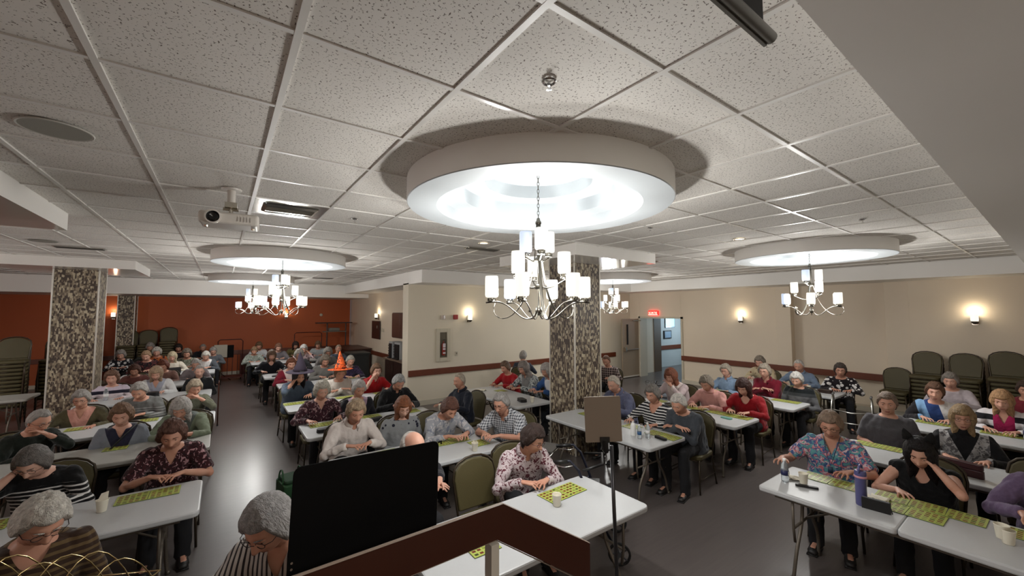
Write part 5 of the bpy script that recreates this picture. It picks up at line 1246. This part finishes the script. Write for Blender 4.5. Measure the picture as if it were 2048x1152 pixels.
blk = mat('black_leather', (18,16,18), .45); redl = mat('dark_red_leather', (126,30,34), .45); mar = mat('maroon_leather', (64,28,32), .4); brl = mat('dark_brown_leather', (44,26,20), .45)
case(4.40, 2.98, 80, .17, .06, .03, blk, 'slim black case before the charcoal sweater'); case(4.25, 1.42, -66, .17, .035, .02, blk, 'long black pen case before the tropical blouse', 'pen_case'); case(1.12, 5.74, -8, .16, .11, .045, blk, 'black wallet box at the left end of the white shirt row', 'wallet_box')
case(7.74, 3.25, 84, .30, .10, .05, redl, 'long red leather case on the table before the burgundy blouse'); case(9.42, 2.78, 84, .24, .13, .06, brl, 'dark brown purse before the black and white patterned top', 'purse', 'purse'); case(1.82, 5.86, 12, .22, .09, .05, blk, 'black soft case before the mauve cardigan')
t = case(5.80, .68, 78, .34, .05, .13, mar, 'maroon patterned clutch standing before the silver vest', 'clutch', 'purse'); case(4.28, 5.62, 78, .22, .12, .05, blk, 'black bag with strap on the table by the pillar', 'handbag', 'bag'); case(1.12, 11.25, 0, .20, .13, .03, blk, 'black tray at the left end of a far table', 'tray', 'tray')
case(6.02, 2.98, 84, .16, .09, .012, mat('teal_leaflet', (90,150,136), .4), 'small teal packet on the cards before the red sweater', 'packet', 'packet'); case(-.95, 13.4, 10, .30, .16, .14, blk, 'black handbag on the table before the cream blouse', 'handbag', 'bag')
case(-1.0, 9.72, 6, .26, .16, .12, blk, 'dark handbag on the table of the white cardigan woman', 'handbag', 'bag')
def napkin(x, y, rz, lab, s=.1):
    t = thing('paper_napkin', lab, 'napkin', (x, y, .745), rad(rz)); m = MB(); n = 6; V = [((i/n-.5)*s, (j/n-.5)*s*1.2, .012+.02*noise.noise((i*.9+x, j*.9+y, 0))+.012*math.sin(i*1.7)) for j in range(n+1) for i in range(n+1)]
    m.add(V, [(j*(n+1)+i, j*(n+1)+i+1, (j+1)*(n+1)+i+1, (j+1)*(n+1)+i) for j in range(n) for i in range(n)]); o = m.build('sheet', paper, t, smooth=True); o.modifiers.new('s', 'SOLIDIFY').thickness = .004
napkin(4.18, 6.85, 20, 'crumpled white napkin at the left end of the table by the cream wall', .16); napkin(2.66, 7.72, 5, 'crumpled napkin before the red polo shirt', .12); napkin(4.36, 1.55, 10, 'crumpled tissue beside the cup before the tropical blouse', .1); napkin(4.46, .98, -10, 'white tissue between the tumbler and the cat-ear woman', .1)

# ================================================================== STANDS IN THE FOREGROUND
t = thing('music_stand', 'large black music stand desk standing behind the brown handrail', 'music stand', (.42, 1.36, 0), rad(5))
dk = MB(); V = rrect(.485, .325, .022, 4); Md = Matrix.Translation((0, 0, 1.672)) @ Matrix.Rotation(rad(-2), 4, 'X') @ Matrix.Rotation(rad(2.5), 4, 'Y')
dk.prism([(a, b) for a, b in V], -.0025, .0025, axis='y', M=Md); desk = dk.build('desk', black_matte, t, bevel=.0015, seg=1)
MB().tube([Md @ Vector((.235,-.008,.158)), Md @ Vector((.247,-.012,.160)), Md @ Vector((.25,-.004,.150))], .003, 6).build('page_clip', black_matte, t)
MB().box(-.24, .24, 0, .055, -.166, -.160, M=Md).build('ledge', black_matte, t); m = MB()
for z in (-.10, -.117): m.tube([Md @ Vector((-.232,-.004,z)), Md @ Vector((-.232,-.006,z))], .0035, 8)
m.build('rivet', chrome, t); MB().tube([(0,.02,1.60),(0,.03,1.5),(0,.03,.7)], .012, 10).build('inner_pole', black_matte, t); MB().tube([(0,.03,.72),(0,.03,.08)], .017, 10).build('outer_pole', black_matte, t)
for k in range(3): a = 2*PI*k/3+.5; MB().tube([(0,.03,.22),(.28*math.cos(a),.03+.28*math.sin(a),.012)], .008, 6).build('leg', black_matte, t)
t = thing('sign_stand', 'beige board clamped on a slim grey pole stand', 'stand', (1.645, 1.372, 0), rad(-36))
bb = mat('taupe_card_board', (128,114,100), .7); Mb_ = Matrix.Translation((-.065, 0, 1.752)) @ Matrix.Rotation(rad(-2), 4, 'Y')
MB().prism(rrect(.185, .228, .006), -.004, .004, axis='y', M=Mb_).build('board', bb, t, bevel=.001, seg=1)
m = MB(); m.box(-.082,-.035,-.014,.014,1.64,1.665); m.tube([(-.06,0,1.65),(-.055,0,1.60),(-.05,0,1.585)], [.019,.017,.012], 10); m.tube([(-.062,0,1.64),(-.074,0,1.60)], .006, 6); m.build('clamp', black_plastic, t, auto=40)
m = MB(); m.tube([(-.05,0,1.595),(-.03,0,1.60),(-.02,0,1.62)], .006, 6); m.build('bracket', black_plastic, t)
MB().tube([(-.024,0,1.62),(-.012,0,1.2),(0,0,.75)], .0095, 10).build('inner_pole', mat('gunmetal_pole', (74,74,78), .3, .8), t, smooth=True); MB().tube([(0,0,.78),(0,0,.1)], .013, 10).build('outer_pole', mat('gunmetal_pole', (74,74,78)), t, smooth=True)
for k in range(3): a = 2*PI*k/3; MB().tube([(0,0,.35),(.3*math.cos(a),.3*math.sin(a),.01)], .008, 6).build('leg', black_plastic, t)
# far music stand with pale sheet
t = thing('music_stand', 'far music stand with a pale sheet at the end of the aisle', 'music stand', (.03, 16.6, 0)); box('sheet', mat('pale_sheet', (170,164,150), .7), -.20, .16, -.02, -.012, .78, 1.2, t); box('desk', black_matte, -.22, .34, -.012, 0, .76, 1.18, t)
MB().tube([(0,.02,.95),(0,.02,.05)], .015, 8).build('pole', black_matte, t)
for k in range(3): a = 2*PI*k/3; MB().tube([(0,.02,.25),(.28*math.cos(a),.28*math.sin(a),.01)], .01, 6).build('leg', black_matte, t)
# brass wire cage
t = thing('wire_basket', 'brass wire basket on a plinth in the bottom left corner', 'basket', (-.338, 1.53, 1.46), rad(-30)); brass = mat('polished_brass', (224,204,150), .2, 1)
for k in range(6):
    x = -.17+.06*k; h = .20+.02*math.sin(k*2.2); MB().tube(bez([(x,-.09,0),(x+.02,-.10,.2),(x+.06,-.05,h+.14),(x+.09,.0,h+.06),(x+.10,.05,.12),(x+.10,.10,0)], 14), .0016, 6).build('wire_hoop', brass, t, smooth=True)
MB().tube([(-.17,-.1,.10),(.17,-.1,.11),(.2,.1,.12),(-.13,.1,.11)], .0025, 6, closed=True).build('ring_wire', brass, t, smooth=True); MB().tube([(-.18,-.11,0),(.18,-.11,0),(.2,.12,0),(-.16,.12,0)], .003, 6, closed=True).build('ring_wire', brass, t, smooth=True)
t = thing('plinth', 'narrow dark plinth under the brass wire basket', 'plinth', (-.338, 1.53, 0), rad(-30)); box('column', dw, -.2, .2, -.14, .14, 0, 1.43, t); box('top', dw, -.22, .24, -.16, .16, 1.43, 1.455, t, bevel=.004)

# ================================================================== MOBILITY AIDS, BAGS
def rollator(x, y, rz, lab, s=1):
    t = thing('rollator', lab, 'rollator', (x, y, 0), rad(rz)); t.scale = (s, s, s)   # faces -Y
    fm = mat('dark_blue_frame', (30,32,46), .35, .4)
    for k in (-1, 1):
        MB().tube([(k*.24,.30,.86),(k*.24,.18,.88),(k*.25,.10,.80),(k*.26,-.02,.50),(k*.27,-.24,.12)], .013, 8).build('side_frame', fm, t, smooth=True)
        MB().tube([(k*.26,.02,.56),(k*.28,.24,.12)], .013, 8).build('rear_strut', fm, t, smooth=True)
        MB().tube([(k*.24,.36,.855),(k*.24,.20,.875)], .019, 10).build('hand_grip', black_plastic, t, smooth=True)
        MB().tube([(k*.24,.34,.83),(k*.245,.22,.82),(k*.25,.14,.85)], .006, 6).build('brake_lever', chrome, t, smooth=True)
        for yy in (-.26, .26):
            w = MB(); w.lathe([(.082,-.014),(.098,-.012),(.102,0),(.098,.012),(.082,.014)], n=24, close=True, M=Matrix.Translation((k*.28, yy, .102)) @ Matrix.Rotation(PI/2, 4, 'Y')); wo = w.build('wheel', rubber, t, smooth=True)
            h = MB(); h.lathe([(0,-.016),(.022,-.016),(.022,.016),(0,.016)], n=12, M=Matrix.Translation((k*.28, yy, .102)) @ Matrix.Rotation(PI/2, 4, 'Y'))
            for q in range(5): a = 2*PI*q/5; h.tube([(k*.28, yy, .102), (k*.28, yy+.085*math.cos(a), .102+.085*math.sin(a))], .008, 5)
            h.build('spokes', mat('wheel_grey', (70,72,76), .4), wo)
    box('seat', black_plastic, -.2, .2, -.10, .12, .54, .57, t, bevel=.01); MB().prism(rrect(.36,.18,.04), .30, .52, M=Matrix.Translation((0,-.14,0))).build('basket', mat('black_cloth_bag', (22,24,30), .9), t, bevel=.02)
    MB().tube([(-.24,.06,.80),(-.15,-.12,.84),(.15,-.12,.84),(.24,.06,.80)], .014, 8).build('back_strap', black_plastic, t, smooth=True); MB().tube([(-.26,.0,.47),(.26,0,.47)], .01, 6).build('crossbar', fm, t)
rollator(3.03, 2.86, 42, 'dark rollator with big wheels behind the right end of the nearest middle table'); rollator(5.05, 5.65, 200, 'rollator parked under the table by the mosaic pillar', .9); rollator(7.62, 5.0, -60, 'rollator beyond the pale pink vest woman', .9)
t = thing('walker', 'silver folding walker before the black and white patterned top', 'walker', (8.78, 2.22, 0), rad(-80)); al = mat('satin_aluminium', (196,196,190), .25, .9)
for k in (-1, 1):
    MB().tube(bez([(k*.28,.22,0),(k*.25,.20,.7),(k*.25,.20,.95),(k*.25,-.02,.92),(k*.25,-.20,.9),(k*.27,-.22,.5),(k*.29,-.26,.03)], 18), .013, 8).build('side_frame', al, t, smooth=True); MB().tube([(k*.27,.2,.3),(k*.27,-.21,.3)], .010, 6).build('side_bar', al, t, smooth=True); MB().tube([(k*.25,.10,.855),(k*.25,-.08,.86)], .018, 8).build('hand_grip', mat('grey_foam', (90,88,86), .9), t, smooth=True)
MB().tube([(-.25,-.2,.62),(0,-.23,.6),(.25,-.2,.62)], .012, 6).build('front_bar', al, t, smooth=True); MB().tube([(-.26,-.2,.42),(.26,-.2,.42)], .010, 6).build('front_bar', al, t, smooth=True)
t = thing('shopping_bag', 'dark green shopping bag on the aisle floor beside the white shirt woman', 'bag', (.70, 5.30, 0), rad(8)); gb = mat('dark_green_bag', (34,74,40), .75, bump=.4, bs=20)
MB().prism(rrect(.22,.34,.03), 0, .38).build('bag_body', gb, t, bevel=.015); MB().prism(rrect(.18,.30,.03), .38, .42).build('contents', mat('dark_green_cloth', (28,58,34), .9), t, bevel=.02)
for k in (-1, 1): MB().tube(bez([(k*.10,-.09,.37),(k*.09,-.08,.56),(k*.09,.08,.56),(k*.10,.09,.37)], 10), .009, 6, ry=.003).build('handle', gb, t, smooth=True)
t = thing('walking_cane', 'brown walking cane leaning at the end of the left block tables', 'cane', (0.0, 10.1, 0)); MB().tube([(0,.06,.0),(0,-.02,.82),(0,-.03,.88),(0,-.07,.91),(0,-.12,.88)], .011, 8).build('shaft', mat('brown_cane', (82,44,30), .4), t, smooth=True); MB().lathe([(0,0),(.016,0),(.014,.03),(0,.03)], (0,.06,0), 10).build('rubber_tip', rubber, t)
t = thing('folding_stool', 'grey folding stool frame on the floor in front of the mosaic pillar', 'stool', (3.72, 4.35, 0), rad(30))
box('seat_panel', mat('grey_canvas', (126,122,118), .8), -.17, .17, -.16, .16, .41, .425, t)
for k in (-1, 1): MB().tube([(k*.17,-.2,0),(k*.17,.17,.41)], .011, 6).build('leg', al, t, smooth=True); MB().tube([(k*.16,.2,0),(k*.16,-.17,.41)], .011, 6).build('leg', al, t, smooth=True)
